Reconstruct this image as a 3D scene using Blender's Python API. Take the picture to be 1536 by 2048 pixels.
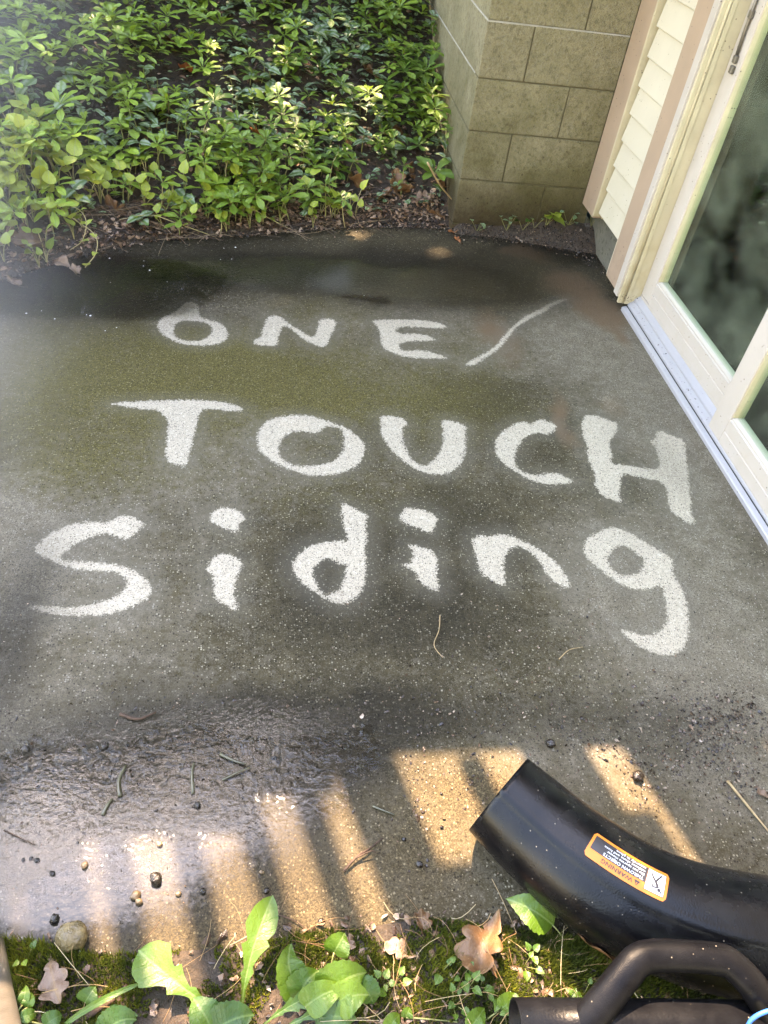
import bpy, bmesh, math, random
import numpy as np
from mathutils import Vector, Matrix, noise as mnoise

for o in list(bpy.data.objects):
    bpy.data.objects.remove(o, do_unlink=True)
SC = bpy.context.scene
COL = SC.collection
rng = np.random.default_rng(7)
random.seed(7)
R = math.radians

# ------------------------------------------------------------------ camera, sky, sun, exposure
cam_d = bpy.data.cameras.new('camera')
cam_d.sensor_fit = 'HORIZONTAL'
cam_d.sensor_width = 36.0
cam_d.lens = 36.0 * 1521.36 / 1536.0
cam_d.clip_start = 0.02
cam_d.clip_end = 600
cam = bpy.data.objects.new('camera', cam_d)
COL.objects.link(cam)
cam.matrix_world = Matrix([[0.98929, -0.015525, -0.145139, 0], [-0.093712, 0.694792, -0.713079, 0], [0.111912, 0.719043, 0.685896, 1.46], [0, 0, 0, 1]])
SC.camera = cam

SUN_EL, SUN_AZ = R(58), R(-17)          # azimuth from +Y towards +X
sdir = Vector((math.sin(SUN_AZ)*math.cos(SUN_EL), math.cos(SUN_AZ)*math.cos(SUN_EL), math.sin(SUN_EL)))
W = bpy.data.worlds.new('World'); SC.world = W
W.use_nodes = True
wn = W.node_tree.nodes; wl = W.node_tree.links
wn.clear()
sky = wn.new('ShaderNodeTexSky'); sky.sky_type = 'NISHITA'; sky.sun_disc = False
sky.sun_elevation = SUN_EL; sky.sun_rotation = SUN_AZ
sky.air_density = 1.9; sky.dust_density = 0.6; sky.ozone_density = 1.5
bg = wn.new('ShaderNodeBackground'); bg.inputs['Strength'].default_value = 0.15
wo = wn.new('ShaderNodeOutputWorld')
wl.new(sky.outputs[0], bg.inputs[0]); wl.new(bg.outputs[0], wo.inputs[0])
sun_d = bpy.data.lights.new('sun', 'SUN'); sun_d.energy = 3.4; sun_d.angle = R(0.55); sun_d.color = (1.0, .86, .64)
sun = bpy.data.objects.new('sun', sun_d); COL.objects.link(sun)
sun.rotation_euler = (-sdir).to_track_quat('-Z', 'Y').to_euler()
sun.location = (0, 0, 12)
SC.view_settings.view_transform = 'Standard'
SC.view_settings.look = 'None'
SC.view_settings.gamma = 1.0
SC.view_settings.use_curve_mapping = False
SC.view_settings.use_white_balance = True
SC.view_settings.white_balance_temperature = 7900
SC.view_settings.white_balance_tint = 24
SC.view_settings.exposure = 3.64

# ------------------------------------------------------------------ helpers
def setp(o, label=None, cat=None, group=None, kind=None):
    if label: o['label'] = label
    if cat: o['category'] = cat
    if group: o['group'] = group
    if kind: o['kind'] = kind
    return o

def mesh_from(name, V, F, mats=(), uv=None, smooth=False, attrs=None, mi=None):
    me = bpy.data.meshes.new(name)
    V = np.asarray(V, float)
    me.from_pydata(V.tolist() if len(V) else [], [], F)
    for m in mats: me.materials.append(m)
    if uv is not None:
        ul = me.uv_layers.new(name='UVMap')
        li = np.empty(len(me.loops), int); me.loops.foreach_get('vertex_index', li)
        ul.data.foreach_set('uv', np.asarray(uv, float)[li].ravel())
    if attrs:
        for k, a in attrs.items():
            at = me.attributes.new(k, 'FLOAT', 'POINT')
            at.data.foreach_set('value', np.asarray(a, float).ravel())
    if mi is not None:
        me.polygons.foreach_set('material_index', np.asarray(mi, int))
    if smooth:
        me.polygons.foreach_set('use_smooth', [True]*len(me.polygons))
    me.update()
    return me

def wloc(o):
    v = Vector((0, 0, 0))
    while o is not None:
        v = v + o.location; o = o.parent
    return v

def link(name, me, parent=None):
    o = bpy.data.objects.new(name, me)
    COL.objects.link(o)
    if parent is not None: o.parent = parent
    return o

def empty(name, loc, label, cat, group=None, kind=None):
    o = bpy.data.objects.new(name, None); COL.objects.link(o)
    o.empty_display_size = .05
    o.location = loc
    return setp(o, label, cat, group, kind)

def part(name, V, F, m, parent=None, **k):
    """mesh given in world coordinates, linked under parent"""
    V = np.asarray(V, float)
    if parent is not None:
        V = V - np.array(wloc(parent))
    mats = m if isinstance(m, (list, tuple)) else [m]
    return link(name, mesh_from(name, V, F, mats, **k), parent)

def whole(name, V, F, m, label, cat, group=None, kind=None, base=None, **k):
    V = np.asarray(V, float)
    if base is None:
        base = np.array([V[:, 0].mean(), V[:, 1].mean(), V[:, 2].min()])
    mats = m if isinstance(m, (list, tuple)) else [m]
    o = link(name, mesh_from(name, V - np.asarray(base), F, mats, **k))
    o.location = base
    return setp(o, label, cat, group, kind)

def bevel_box(x0, x1, y0, y1, z0, z1, b=0.0):
    if b <= 0:
        V = [(x, y, z) for x in (x0, x1) for y in (y0, y1) for z in (z0, z1)]
        F = [(0, 1, 3, 2), (4, 6, 7, 5), (0, 4, 5, 1), (2, 3, 7, 6), (0, 2, 6, 4), (1, 5, 7, 3)]
        return V, F
    bm = bmesh.new()
    bmesh.ops.create_cube(bm, size=1.0)
    for v in bm.verts:
        v.co = Vector(((x0+x1)/2 + v.co.x*(x1-x0), (y0+y1)/2 + v.co.y*(y1-y0), (z0+z1)/2 + v.co.z*(z1-z0)))
    bmesh.ops.bevel(bm, geom=list(bm.edges), offset=b, segments=1, affect='EDGES', profile=.5)
    V = [tuple(v.co) for v in bm.verts]; bm.verts.index_update()
    F = [tuple(v.index for v in f.verts) for f in bm.faces]
    bm.free()
    return V, F

class MB:
    def __init__(s): s.V = []; s.F = []; s.uv = []; s.A = {}; s.n = 0
    def add(s, V, F, uv=None, **attrs):
        V = np.asarray(V, float); n = s.n
        s.V.append(V); s.F.extend([tuple(i+n for i in f) for f in F]); s.n += len(V)
        if uv is not None: s.uv.append(np.asarray(uv, float))
        for k, a in attrs.items(): s.A.setdefault(k, []).append(np.full(len(V), a) if np.isscalar(a) else np.asarray(a))
        return s
    def get(s):
        return (np.concatenate(s.V), s.F, np.concatenate(s.uv) if s.uv else None, {k: np.concatenate(a) for k, a in s.A.items()})
    def part(s, name, m, parent=None, smooth=False):
        V, F, uv, A = s.get(); return part(name, V, F, m, parent, uv=uv, attrs=A, smooth=smooth)
    def whole(s, name, m, label, cat, group=None, kind=None, smooth=False, base=None):
        V, F, uv, A = s.get(); return whole(name, V, F, m, label, cat, group, kind, base, uv=uv, attrs=A, smooth=smooth)

def sweep(path, rad, nseg=10, cap=True, squash=1.0, up=(0, 0, 1)):
    """tube along a path; rad scalar or list"""
    P = [Vector(p) for p in path]; n = len(P)
    rad = [rad]*n if np.isscalar(rad) else rad
    V = []; F = []
    up = Vector(up)
    for i in range(n):
        t = (P[min(i+1, n-1)] - P[max(i-1, 0)]).normalized()
        a = t.cross(up)
        if a.length < 1e-3: a = t.cross(Vector((1, 0, 0)))
        a.normalize(); b = a.cross(t).normalized()
        for k in range(nseg):
            th = 2*math.pi*k/nseg
            V.append(P[i] + a*math.cos(th)*rad[i] + b*math.sin(th)*rad[i]*squash)
    for i in range(n-1):
        for k in range(nseg):
            k2 = (k+1) % nseg
            F.append((i*nseg+k, i*nseg+k2, (i+1)*nseg+k2, (i+1)*nseg+k))
    if cap:
        F.append(tuple(range(nseg-1, -1, -1))); F.append(tuple((n-1)*nseg+k for k in range(nseg)))
    return np.array([tuple(v) for v in V]), F

def bez(p0, p1, p2, n):
    p0, p1, p2 = map(lambda p: np.asarray(p, float), (p0, p1, p2))
    t = np.linspace(0, 1, n)[:, None]
    return (1-t)**2*p0 + 2*t*(1-t)*p1 + t*t*p2

def catmull(pts, n):
    P = np.asarray(pts, float); P = np.vstack([2*P[0]-P[1], P, 2*P[-1]-P[-2]])
    out = []
    for i in range(1, len(P)-2):
        for t in np.linspace(0, 1, n, endpoint=False):
            a, b, c, d = P[i-1], P[i], P[i+1], P[i+2]
            out.append(.5*((2*b)+(-a+c)*t+(2*a-5*b+4*c-d)*t*t+(-a+3*b-3*c+d)*t**3))
    out.append(P[-2]); return np.array(out)

def vnoise(x, y, s, seed=0):
    """smooth value noise on arrays, cell size s, range 0..1"""
    x = np.asarray(x)/s + 1000.3*((seed*7.13) % 1 + 1); y = np.asarray(y)/s + 777.7*((seed*3.77) % 1 + 1)
    xi = np.floor(x).astype(np.int64); yi = np.floor(y).astype(np.int64)
    fx = x-xi; fy = y-yi; fx = fx*fx*(3-2*fx); fy = fy*fy*(3-2*fy)
    def h(a, b):
        n = (a*374761393 + b*668265263 + seed*1442695041) & 0x7fffffff
        n = ((n ^ (n >> 13))*1274126177) & 0x7fffffff
        n = n ^ (n >> 16)
        return (n & 0xffff)/65535.0
    return (h(xi, yi)*(1-fx)+h(xi+1, yi)*fx)*(1-fy) + (h(xi, yi+1)*(1-fx)+h(xi+1, yi+1)*fx)*fy

def fbm(x, y, s, o=4, seed=0):
    a = 0; w = 1; t = 0
    for k in range(o):
        a = a + w*vnoise(x, y, s/2**k, seed+k*11); t += w; w *= .55
    return a/t

# ------------------------------------------------------------------ node helpers
ALB = .66        # all base colours below are scaled by this: keeps concrete, vinyl and leaves at real-world reflectance
class NT:
    def __init__(s, name):
        s.m = bpy.data.materials.new(name); s.m.use_nodes = True
        s.t = s.m.node_tree; s.t.nodes.clear()
        s.out = s.t.nodes.new('ShaderNodeOutputMaterial')
    def n(s, typ, **k):
        nd = s.t.nodes.new('ShaderNode'+typ)
        for a, v in k.items(): setattr(nd, a, v)
        return nd
    def l(s, a, b): s.t.links.new(a, b)
    def inp(s, sock, v):
        if hasattr(v, 'is_linked') or hasattr(v, 'links'): s.l(v, sock)
        elif v is not None:
            if sock.type == 'RGBA' and len(v) == 3: v = (*v, 1)
            sock.default_value = v
    def attr(s, name): return s.n('Attribute', attribute_name=name).outputs['Fac']
    def pos(s): return s.n('NewGeometry').outputs['Position']
    def noise(s, vec, scale, detail=4, rough=.55, dist=0.0, out='Fac'):
        nd = s.n('TexNoise'); s.l(vec, nd.inputs['Vector'])
        nd.inputs['Scale'].default_value = scale; nd.inputs['Detail'].default_value = detail
        nd.inputs['Roughness'].default_value = rough; nd.inputs['Distortion'].default_value = dist
        return nd.outputs[out]
    def vor(s, vec, scale, out='Distance', feature='F1', rnd=1.0):
        nd = s.n('TexVoronoi', feature=feature); s.l(vec, nd.inputs['Vector'])
        nd.inputs['Scale'].default_value = scale; nd.inputs['Randomness'].default_value = rnd
        return nd.outputs[out]
    def math(s, op, a, b=None, c=None, clamp=False):
        nd = s.n('Math', operation=op, use_clamp=clamp)
        s.inp(nd.inputs[0], a)
        if b is not None: s.inp(nd.inputs[1], b)
        if c is not None: s.inp(nd.inputs[2], c)
        return nd.outputs[0]
    def rng(s, v, a, b, c=0.0, d=1.0, smooth=False):
        nd = s.n('MapRange', clamp=True)
        if smooth: nd.interpolation_type = 'SMOOTHSTEP'
        s.inp(nd.inputs['Value'], v)
        for k, x in zip(('From Min', 'From Max', 'To Min', 'To Max'), (a, b, c, d)): s.inp(nd.inputs[k], x)
        return nd.outputs[0]
    def mix(s, f, a, b, mode='MIX'):
        nd = s.n('Mix', data_type='RGBA', blend_type=mode)
        s.inp(nd.inputs[0], f); s.inp(nd.inputs[6], a); s.inp(nd.inputs[7], b)
        return nd.outputs[2]
    def ramp(s, f, stops):
        nd = s.n('ValToRGB'); e = nd.color_ramp.elements
        while len(e) < len(stops): e.new(.5)
        for el, (p, c) in zip(e, stops): el.position = p; el.color = (*c, 1)
        s.inp(nd.inputs[0], f); return nd.outputs[0]
    def bump(s, h, dist, strength=1.0, normal=None):
        nd = s.n('Bump'); s.inp(nd.inputs['Height'], h); nd.inputs['Distance'].default_value = dist
        s.inp(nd.inputs['Strength'], strength)
        if normal is not None: s.l(normal, nd.inputs['Normal'])
        return nd.outputs[0]
    def bsdf(s, color, rough=.6, normal=None, spec=.5, metal=0.0, **k):
        nd = s.n('BsdfPrincipled')
        s.inp(nd.inputs['Base Color'], s.mix(1.0, color, (ALB, ALB, ALB), 'MULTIPLY')); s.inp(nd.inputs['Roughness'], rough)
        s.inp(nd.inputs['Specular IOR Level'], spec); s.inp(nd.inputs['Metallic'], metal)
        if normal is not None: s.l(normal, nd.inputs['Normal'])
        for a, v in k.items(): s.inp(nd.inputs[a.replace('_', ' ')], v)
        return nd.outputs[0]
    def done(s, sh):
        s.l(sh, s.out.inputs['Surface']); return s.m

# ------------------------------------------------------------------ materials
def concrete_material():
    t = NT('stained_concrete')
    p = t.pos()
    sdf = t.attr('sdf'); dirt = t.attr('dirt'); algae = t.attr('algae'); wet = t.attr('wet'); mud = t.attr('mud')
    nf = t.noise(p, 420, 3, .6)                # grit
    nm = t.noise(p, 95, 4, .62)
    nl = t.noise(p, 16, 5, .6)
    vcol = t.vor(p, 420, 'Color')
    vr = t.n('SeparateColor'); t.l(vcol, vr.inputs[0])
    grain = vr.outputs[0]
    vd = t.n('TexVoronoi'); t.l(p, vd.inputs['Vector']); vd.inputs['Scale'].default_value = 175
    vr2 = t.n('SeparateColor'); t.l(vd.outputs['Color'], vr2.inputs[0]); grain2 = vr2.outputs[0]
    dot = t.math('LESS_THAN', vd.outputs['Distance'], t.math('MULTIPLY', vr2.outputs[1], .42))
    darkdot = t.math('MULTIPLY', dot, t.math('LESS_THAN', grain2, .42))
    paledot = t.math('MULTIPLY', dot, t.math('GREATER_THAN', grain2, .60))
    mid = t.noise(p, 42, 5, .65)
    # ragged edge of the washed strokes
    j = t.math('MULTIPLY_ADD', nm, .022, -.011)
    j2 = t.math('MULTIPLY_ADD', grain, .009, -.0045)
    j2 = t.math('ADD', j2, t.math('MULTIPLY_ADD', grain2, .007, -.0035))
    e = t.math('ADD', t.math('ADD', sdf, j), j2)
    clean = t.rng(e, -.0022, .0022, 0, 1, True)
    halo = t.rng(sdf, -.06, .0, 0, .32)
    # washed concrete: pale matrix with dark and tan aggregate
    cl = t.mix(t.rng(nm, .35, .7), (.63, .545, .42), (.51, .44, .335))
    cl = t.mix(t.math('MULTIPLY', paledot, .8), cl, (.78, .70, .57))
    cl = t.mix(t.rng(mid, .58, .74, 0, .5), cl, (.30, .27, .20))
    cl = t.mix(t.math('MULTIPLY', darkdot, .8), cl, (.15, .125, .095))
    pits = t.math('MULTIPLY', t.rng(grain, .74, .78), t.rng(nf, .40, .60))
    cl = t.mix(t.math('MULTIPLY', pits, .85), cl, (.10, .085, .07))
    # grime
    gr = t.mix(t.rng(nl, .3, .7), (.036, .028, .012), (.100, .079, .040))
    gr = t.mix(t.rng(grain, .60, .95), gr, (.15, .128, .088))
    gr = t.mix(t.math('MULTIPLY', paledot, t.rng(mid, .36, .6, .15, .85)), gr, (.50, .44, .32))
    gr = t.mix(t.math('MULTIPLY', darkdot, .85), gr, (.010, .008, .005))
    pale = t.mix(t.rng(nl, .3, .75), (.27, .228, .165), (.175, .146, .100))
    pale = t.mix(t.math('MULTIPLY', t.rng(grain, .55, .6), t.rng(nf, .35, .7)), pale, (.055, .048, .038))
    pale = t.mix(t.math('MULTIPLY', darkdot, .75), pale, (.05, .042, .03))
    pale = t.mix(t.math('MULTIPLY', paledot, .7), pale, (.40, .36, .30))
    dd = t.math('ADD', dirt, t.math('MULTIPLY_ADD', nm, .8, -.4))
    dd = t.math('ADD', dd, t.math('MULTIPLY_ADD', mid, 1.0, -.5))
    dd = t.math('ADD', dd, t.math('MULTIPLY_ADD', nl, .5, -.25))
    base = t.mix(t.rng(dd, .15, .80), pale, gr)
    base = t.mix(t.rng(dd, .80, 1.45, 0, .85), base, t.mix(t.math('MULTIPLY', paledot, t.rng(mid, .4, .6, .1, .7)), (.020, .016, .009), (.40, .36, .28)))
    ol = t.mix(t.rng(grain, .2, .9), (.060, .050, .012), (.175, .145, .046))
    ol = t.mix(t.math('MULTIPLY', paledot, .55), ol, (.34, .30, .17))
    ol = t.mix(t.math('MULTIPLY', darkdot, .7), ol, (.02, .017, .006))
    aa = t.math('ADD', algae, t.math('MULTIPLY_ADD', nm, .6, -.3))
    aa = t.math('ADD', aa, t.math('MULTIPLY_ADD', mid, 1.1, -.55))
    base = t.mix(t.math('MULTIPLY', t.rng(aa, .1, .9), .92), base, ol)
    mm = t.math('ADD', mud, t.math('MULTIPLY_ADD', nl, .7, -.35))
    mudc = t.mix(t.rng(nf, .3, .7), (.15, .095, .052), (.21, .14, .085))
    sand = t.attr('sand')
    sa = t.math('ADD', sand, t.math('MULTIPLY_ADD', nm, .5, -.25))
    sunpatch_sandc = t.mix(t.rng(grain, .1, .9), (.042, .029, .012), (.150, .110, .055))
    sunpatch_sandc = t.mix(t.math('MULTIPLY', paledot, .75), sunpatch_sandc, (.30, .215, .105))
    sunpatch_sandc = t.mix(t.math('MULTIPLY', darkdot, .7), sunpatch_sandc, (.03, .02, .01))
    base = t.mix(t.math('MULTIPLY', t.rng(sa, .1, .9), .9), base, sunpatch_sandc)
    base = t.mix(t.rng(mm, .2, .75, 0, .85), base, mudc)
    base = t.mix(halo, base, (.20, .18, .14))
    col = t.mix(t.math('MULTIPLY', clean, t.math('SUBTRACT', 1.0, t.math('MULTIPLY', t.attr('worn'), 1.0))), base, cl)
    # wet film
    wn_ = t.math('ADD', wet, t.math('MULTIPLY_ADD', nm, .55, -.275))
    ww = t.rng(wn_, .35, .75, 0, 1, True)
    damp = t.rng(wet, .0, .5)
    col = t.mix(t.math('MULTIPLY', damp, .60), col, (0.0, 0.0, 0.0))
    hgt = t.math('ADD', t.math('MULTIPLY', grain, .6), t.math('MULTIPLY', nm, .9))
    hgt = t.math('ADD', hgt, t.math('MULTIPLY', nf, .35))
    nrm = t.bump(hgt, .0022, 1.0)
    rgh = t.math('MULTIPLY_ADD', damp, -.22, .62)
    rgh = t.math('MULTIPLY_ADD', grain, .22, rgh)
    film = t.math('ADD', t.noise(p, 75, 2, .5), t.math('MULTIPLY', t.noise(p, 170, 2), .3))
    cn = t.bump(film, .0020, .40)
    sh = t.bsdf(col, rgh, nrm, .14, Coat_Weight=ww, Coat_Roughness=.05, Coat_IOR=1.5)
    nd = sh.node; t.l(cn, nd.inputs['Coat Normal'])
    return t.done(sh)

def soil_material():
    t = NT('leaf_mould_soil'); p = t.pos()
    a = t.noise(p, 9, 6, .65); b = t.noise(p, 70, 5, .7); v = t.vor(p, 75, 'Color')
    r = t.n('SeparateColor'); t.l(v, r.inputs[0])
    c = t.ramp(b, [(.25, (.022, .016, .011)), (.5, (.052, .037, .024)), (.72, (.12, .085, .056)), (.9, (.24, .18, .13))])
    c = t.mix(t.math('MULTIPLY', r.outputs[0], t.rng(a, .35, .7)), c, (.075, .048, .030))
    h = t.math('ADD', b, t.math('MULTIPLY', r.outputs[1], .5))
    return t.done(t.bsdf(c, t.rng(b, .3, .7, .35, .85), t.bump(h, .012), .4))

def leaf_material(name, lo, hi, vein=(.25, .32, .12), rough=.38, silver=None, tint='object', trans=.28, spots=0.0, lateral=26, age=0.0):
    t = NT(name)
    uvn = t.n('UVMap'); sp = t.n('SeparateXYZ'); t.l(uvn.outputs[0], sp.inputs[0])
    u = sp.outputs[0]; v = sp.outputs[1]
    au = t.math('ABSOLUTE', t.math('SUBTRACT', u, .5))
    if tint == 'object':
        oi = t.n('ObjectInfo'); rnd = oi.outputs['Random']
        oc = t.n('SeparateColor'); t.l(oi.outputs['Color'], oc.inputs[0]); tn = oc.outputs[0]
    else:
        tn = t.attr('tint'); rnd = t.n('NewGeometry').outputs['Random Per Island']
    p = t.pos()
    n1 = t.noise(p, 75, 5, .65); n2 = t.noise(p, 260, 2, .6)
    f = t.math('ADD', t.math('MULTIPLY', tn, .75), t.math('MULTIPLY', rnd, .25))
    f = t.math('ADD', f, t.math('MULTIPLY_ADD', n1, .30, -.15), clamp=True)
    c = t.mix(f, lo, hi)
    lat = t.math('FRACT', t.math('ADD', t.math('MULTIPLY', v, lateral*.35), t.math('MULTIPLY', au, -2.6)))
    latm = t.rng(t.math('ABSOLUTE', t.math('SUBTRACT', lat, .5)), .43, .5)
    if silver:
        sm = t.math('MULTIPLY', t.rng(au, .07, .15), t.rng(au, .30, .42, 1, 0))
        sm = t.math('MULTIPLY', sm, t.rng(latm, 0, 1, 1, .35)); sm = t.math('MULTIPLY', sm, t.rng(n1, .3, .55))
        c = t.mix(t.math('MULTIPLY', sm, .8), c, silver)
    c = t.mix(t.math('MULTIPLY', latm, .06), c, vein)
    c = t.mix(t.math('MULTIPLY', t.rng(au, .015, .035, 1, 0), .75), c, vein)
    if spots:
        c = t.mix(t.math('MULTIPLY', t.rng(n2, .66, .72), spots), c, (.09, .05, .015))
    h = t.math('ADD', t.math('MULTIPLY', latm, -.10), t.math('MULTIPLY', n1, .8))
    nr = t.bump(h, .0035, .8)
    pr = t.bsdf(c, t.rng(n1, .3, .7, rough-.08, rough+.14), nr, .5)
    tl = t.n('BsdfTranslucent'); t.inp(tl.inputs[0], t.mix(.35, t.mix(1.0, c, (ALB, ALB, ALB), 'MULTIPLY'), (.24, .29, .02))); t.l(nr, tl.inputs['Normal'])
    mx = t.n('MixShader'); mx.inputs[0].default_value = trans
    t.l(pr, mx.inputs[1]); t.l(tl.outputs[0], mx.inputs[2])
    return t.done(mx.outputs[0])

def dead_leaf_material(name, lo, hi, rough=.5):
    t = NT(name); p = t.pos(); oi = t.n('ObjectInfo')
    n = t.noise(p, 55, 5, .65); n2 = t.noise(p, 300, 2)
    f = t.math('ADD', t.math('MULTIPLY', oi.outputs['Random'], .5), t.math('MULTIPLY_ADD', n, 1.2, -.35), clamp=True)
    c = t.mix(f, lo, hi)
    uvn = t.n('UVMap'); sp = t.n('SeparateXYZ'); t.l(uvn.outputs[0], sp.inputs[0])
    au = t.math('ABSOLUTE', t.math('SUBTRACT', sp.outputs[0], .5))
    c = t.mix(t.math('MULTIPLY', t.rng(au, .01, .03, 1, 0), .5), c, (.32, .2, .1))
    return t.done(t.bsdf(c, t.rng(n2, .3, .7, rough-.15, rough+.2), t.bump(n, .004), .5))

def flake_material(name, stops, rough=.5):
    t = NT(name); rnd = t.n('NewGeometry').outputs['Random Per Island']; p = t.pos()
    c = t.ramp(t.math('ADD', rnd, t.math('MULTIPLY_ADD', t.noise(p, 150, 3), .3, -.15), clamp=True), stops)
    return t.done(t.bsdf(c, rough, t.bump(t.noise(p, 220, 3), .002), .5))

def plain_material(name, col, rough=.5, spec=.5, metal=0.0, vary=.12, bump=.0, scale=40, specks=0.0, speck_col=(.03, .02, .012), grime=0.0, grime_col=(.12, .09, .04), grime_z=(.6, 0.0)):
    t = NT(name); p = t.pos()
    n = t.noise(p, scale, 5, .6); n2 = t.noise(p, 190, 3, .6)
    c = t.mix(t.rng(n, .3, .7, 0, 1), tuple(x*(1-vary) for x in col), tuple(min(1, x*(1+vary)) for x in col))
    if grime:
        sp = t.n('SeparateXYZ'); t.l(p, sp.inputs[0])
        g = t.rng(sp.outputs[2], grime_z[0], grime_z[1])
        g = t.math('MULTIPLY', t.math('MULTIPLY', g, t.rng(n, .35, .65)), grime)
        c = t.mix(g, c, grime_col)
    if specks:
        v = t.vor(p, 55, 'Distance'); k = t.math('MULTIPLY', t.rng(v, .16, .10 , 0, 1), t.rng(t.noise(p, 17, 2), .50, .62))
        c = t.mix(t.math('MULTIPLY', k, specks), c, speck_col)
    nr = t.bump(n2, bump) if bump else None
    return t.done(t.bsdf(c, t.rng(n, .3, .7, rough-.06, rough+.08), nr, spec, metal))

def block_material():
    t = NT('mossy_concrete_block'); p = t.pos(); oi = t.n('ObjectInfo')
    sp = t.n('SeparateXYZ'); t.l(p, sp.inputs[0]); x, z = sp.outputs[0], sp.outputs[2]
    n = t.noise(p, 7, 5, .6); f = t.noise(p, 330, 3, .6); m = t.noise(p, 60, 4, .65)
    v = t.vor(p, 210, 'Color'); r = t.n('SeparateColor'); t.l(v, r.inputs[0])
    c = t.mix(t.rng(n, .3, .7), (.335, .295, .165), (.435, .39, .235))
    c = t.mix(t.math('MULTIPLY_ADD', oi.outputs['Random'], .5, -.1, clamp=True), c, (.40, .35, .23))
    c = t.mix(t.math('MULTIPLY', t.rng(r.outputs[0], .7, .8), .55), c, (.40, .37, .27))
    c = t.mix(t.math('MULTIPLY', t.rng(f, .58, .68), .65), c, (.09, .075, .04))
    c = t.mix(t.math('MULTIPLY', t.rng(m, .50, .68), .55), c, (.14, .12, .07))
    c = t.mix(t.math('MULTIPLY', t.rng(t.noise(p, 22, 4, .7), .52, .72), .4), c, (.17, .15, .09))
    # algae low down, soil splash at the foot
    g = t.rng(t.math('ADD', z, t.math('MULTIPLY_ADD', n, .5, -.25)), .78, .12)
    gx = t.rng(t.noise(p, 3.2, 3), .27, .52)
    c = t.mix(t.math('MULTIPLY', t.math('MULTIPLY', g, gx), .85), c, (.085, .080, .012))
    s = t.math('MULTIPLY', t.rng(t.math('ADD', z, t.math('MULTIPLY_ADD', m, .30, -.15)), .30, .06), .9)
    c = t.mix(s, c, (.062, .042, .02))
    spk = t.math('MULTIPLY', t.rng(t.vor(p, 42, 'Distance'), .20, .12), t.rng(t.math('ADD', z, t.math('MULTIPLY', m, .5)), 1.1, .3))
    c = t.mix(t.math('MULTIPLY', spk, t.rng(m, .5, .6)), c, (.035, .024, .012))
    h = t.math('ADD', t.math('MULTIPLY', r.outputs[1], .7), t.math('MULTIPLY', f, .8))
    h = t.math('ADD', h, t.math('MULTIPLY', m, 1.6))
    return t.done(t.bsdf(c, .9, t.bump(h, .0062), .2))

def foundation_material():
    t = NT('damp_foundation'); p = t.pos()
    n = t.noise(p, 12, 6, .65); f = t.noise(p, 200, 3, .6); m = t.noise(p, 55, 4)
    c = t.mix(t.rng(n, .3, .7), (.11, .105, .08), (.19, .18, .14))
    c = t.mix(t.rng(m, .55, .68, 0, .8), c, (.04, .055, .012))
    return t.done(t.bsdf(c, .75, t.bump(t.math('ADD', f, m), .004), .35))

def glass_material():
    t = NT('window_glass'); p = t.pos()
    fr = t.n('Fresnel'); fr.inputs[0].default_value = 1.5
    nb = t.bump(t.noise(p, 2.2, 2), .004, .25)
    gl = t.n('BsdfGlossy'); gl.inputs['Roughness'].default_value = .015; gl.inputs['Color'].default_value = (.95, 1, .97, 1)
    t.l(nb, gl.inputs['Normal']); t.l(nb, fr.inputs['Normal'])
    tr = t.n('BsdfTransparent'); tr.inputs[0].default_value = (.84, .92, .89, 1)
    mx = t.n('MixShader'); t.l(t.math('MULTIPLY', fr.outputs[0], 1.0, clamp=True), mx.inputs[0]); t.l(tr.outputs[0], mx.inputs[1]); t.l(gl.outputs[0], mx.inputs[2])
    dirt = t.n('BsdfDiffuse'); dirt.inputs[0].default_value = (.5, .5, .42, 1)
    m2 = t.n('MixShader')
    k = t.math('MULTIPLY', t.rng(t.vor(p, 26, 'Distance'), .10, .05), t.rng(t.noise(p, 9, 2), .55, .65))
    t.l(t.math('ADD', t.math('MULTIPLY', k, .5), t.rng(t.noise(p, 5, 5, .7), .35, .75, 0.0, .05)), m2.inputs[0]); t.l(mx.outputs[0], m2.inputs[1]); t.l(dirt.outputs[0], m2.inputs[2])
    return t.done(m2.outputs[0])

def water_material():
    t = NT('thin_water'); p = t.pos()
    d = t.attr('depth')
    rip = t.math('ADD', t.rng(t.noise(p, 40, 2, .5, .4), .40, .60, 0, 1, True), t.math('MULTIPLY', t.noise(p, 130, 2), .16))
    nb = t.bump(rip, .0026, t.attr('ripple'))
    fr = t.n('Fresnel'); fr.inputs[0].default_value = 1.33; t.l(nb, fr.inputs['Normal'])
    gl = t.n('BsdfGlossy'); gl.inputs['Roughness'].default_value = .03; t.l(nb, gl.inputs['Normal'])
    tr = t.n('BsdfTransparent'); tr.inputs[0].default_value = (.86, .85, .80, 1)
    tc = t.n('BsdfTransparent')
    mx = t.n('MixShader'); t.l(fr.outputs[0], mx.inputs[0]); t.l(tr.outputs[0], mx.inputs[1]); t.l(gl.outputs[0], mx.inputs[2])
    e = t.math('ADD', d, t.math('MULTIPLY_ADD', t.noise(p, 60, 4, .6), .8, -.4))
    m2 = t.n('MixShader'); t.l(t.rng(e, -.22, .22, 0, 1, True), m2.inputs[0]); t.l(tc.outputs[0], m2.inputs[1]); t.l(mx.outputs[0], m2.inputs[2])
    return t.done(m2.outputs[0])

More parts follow.
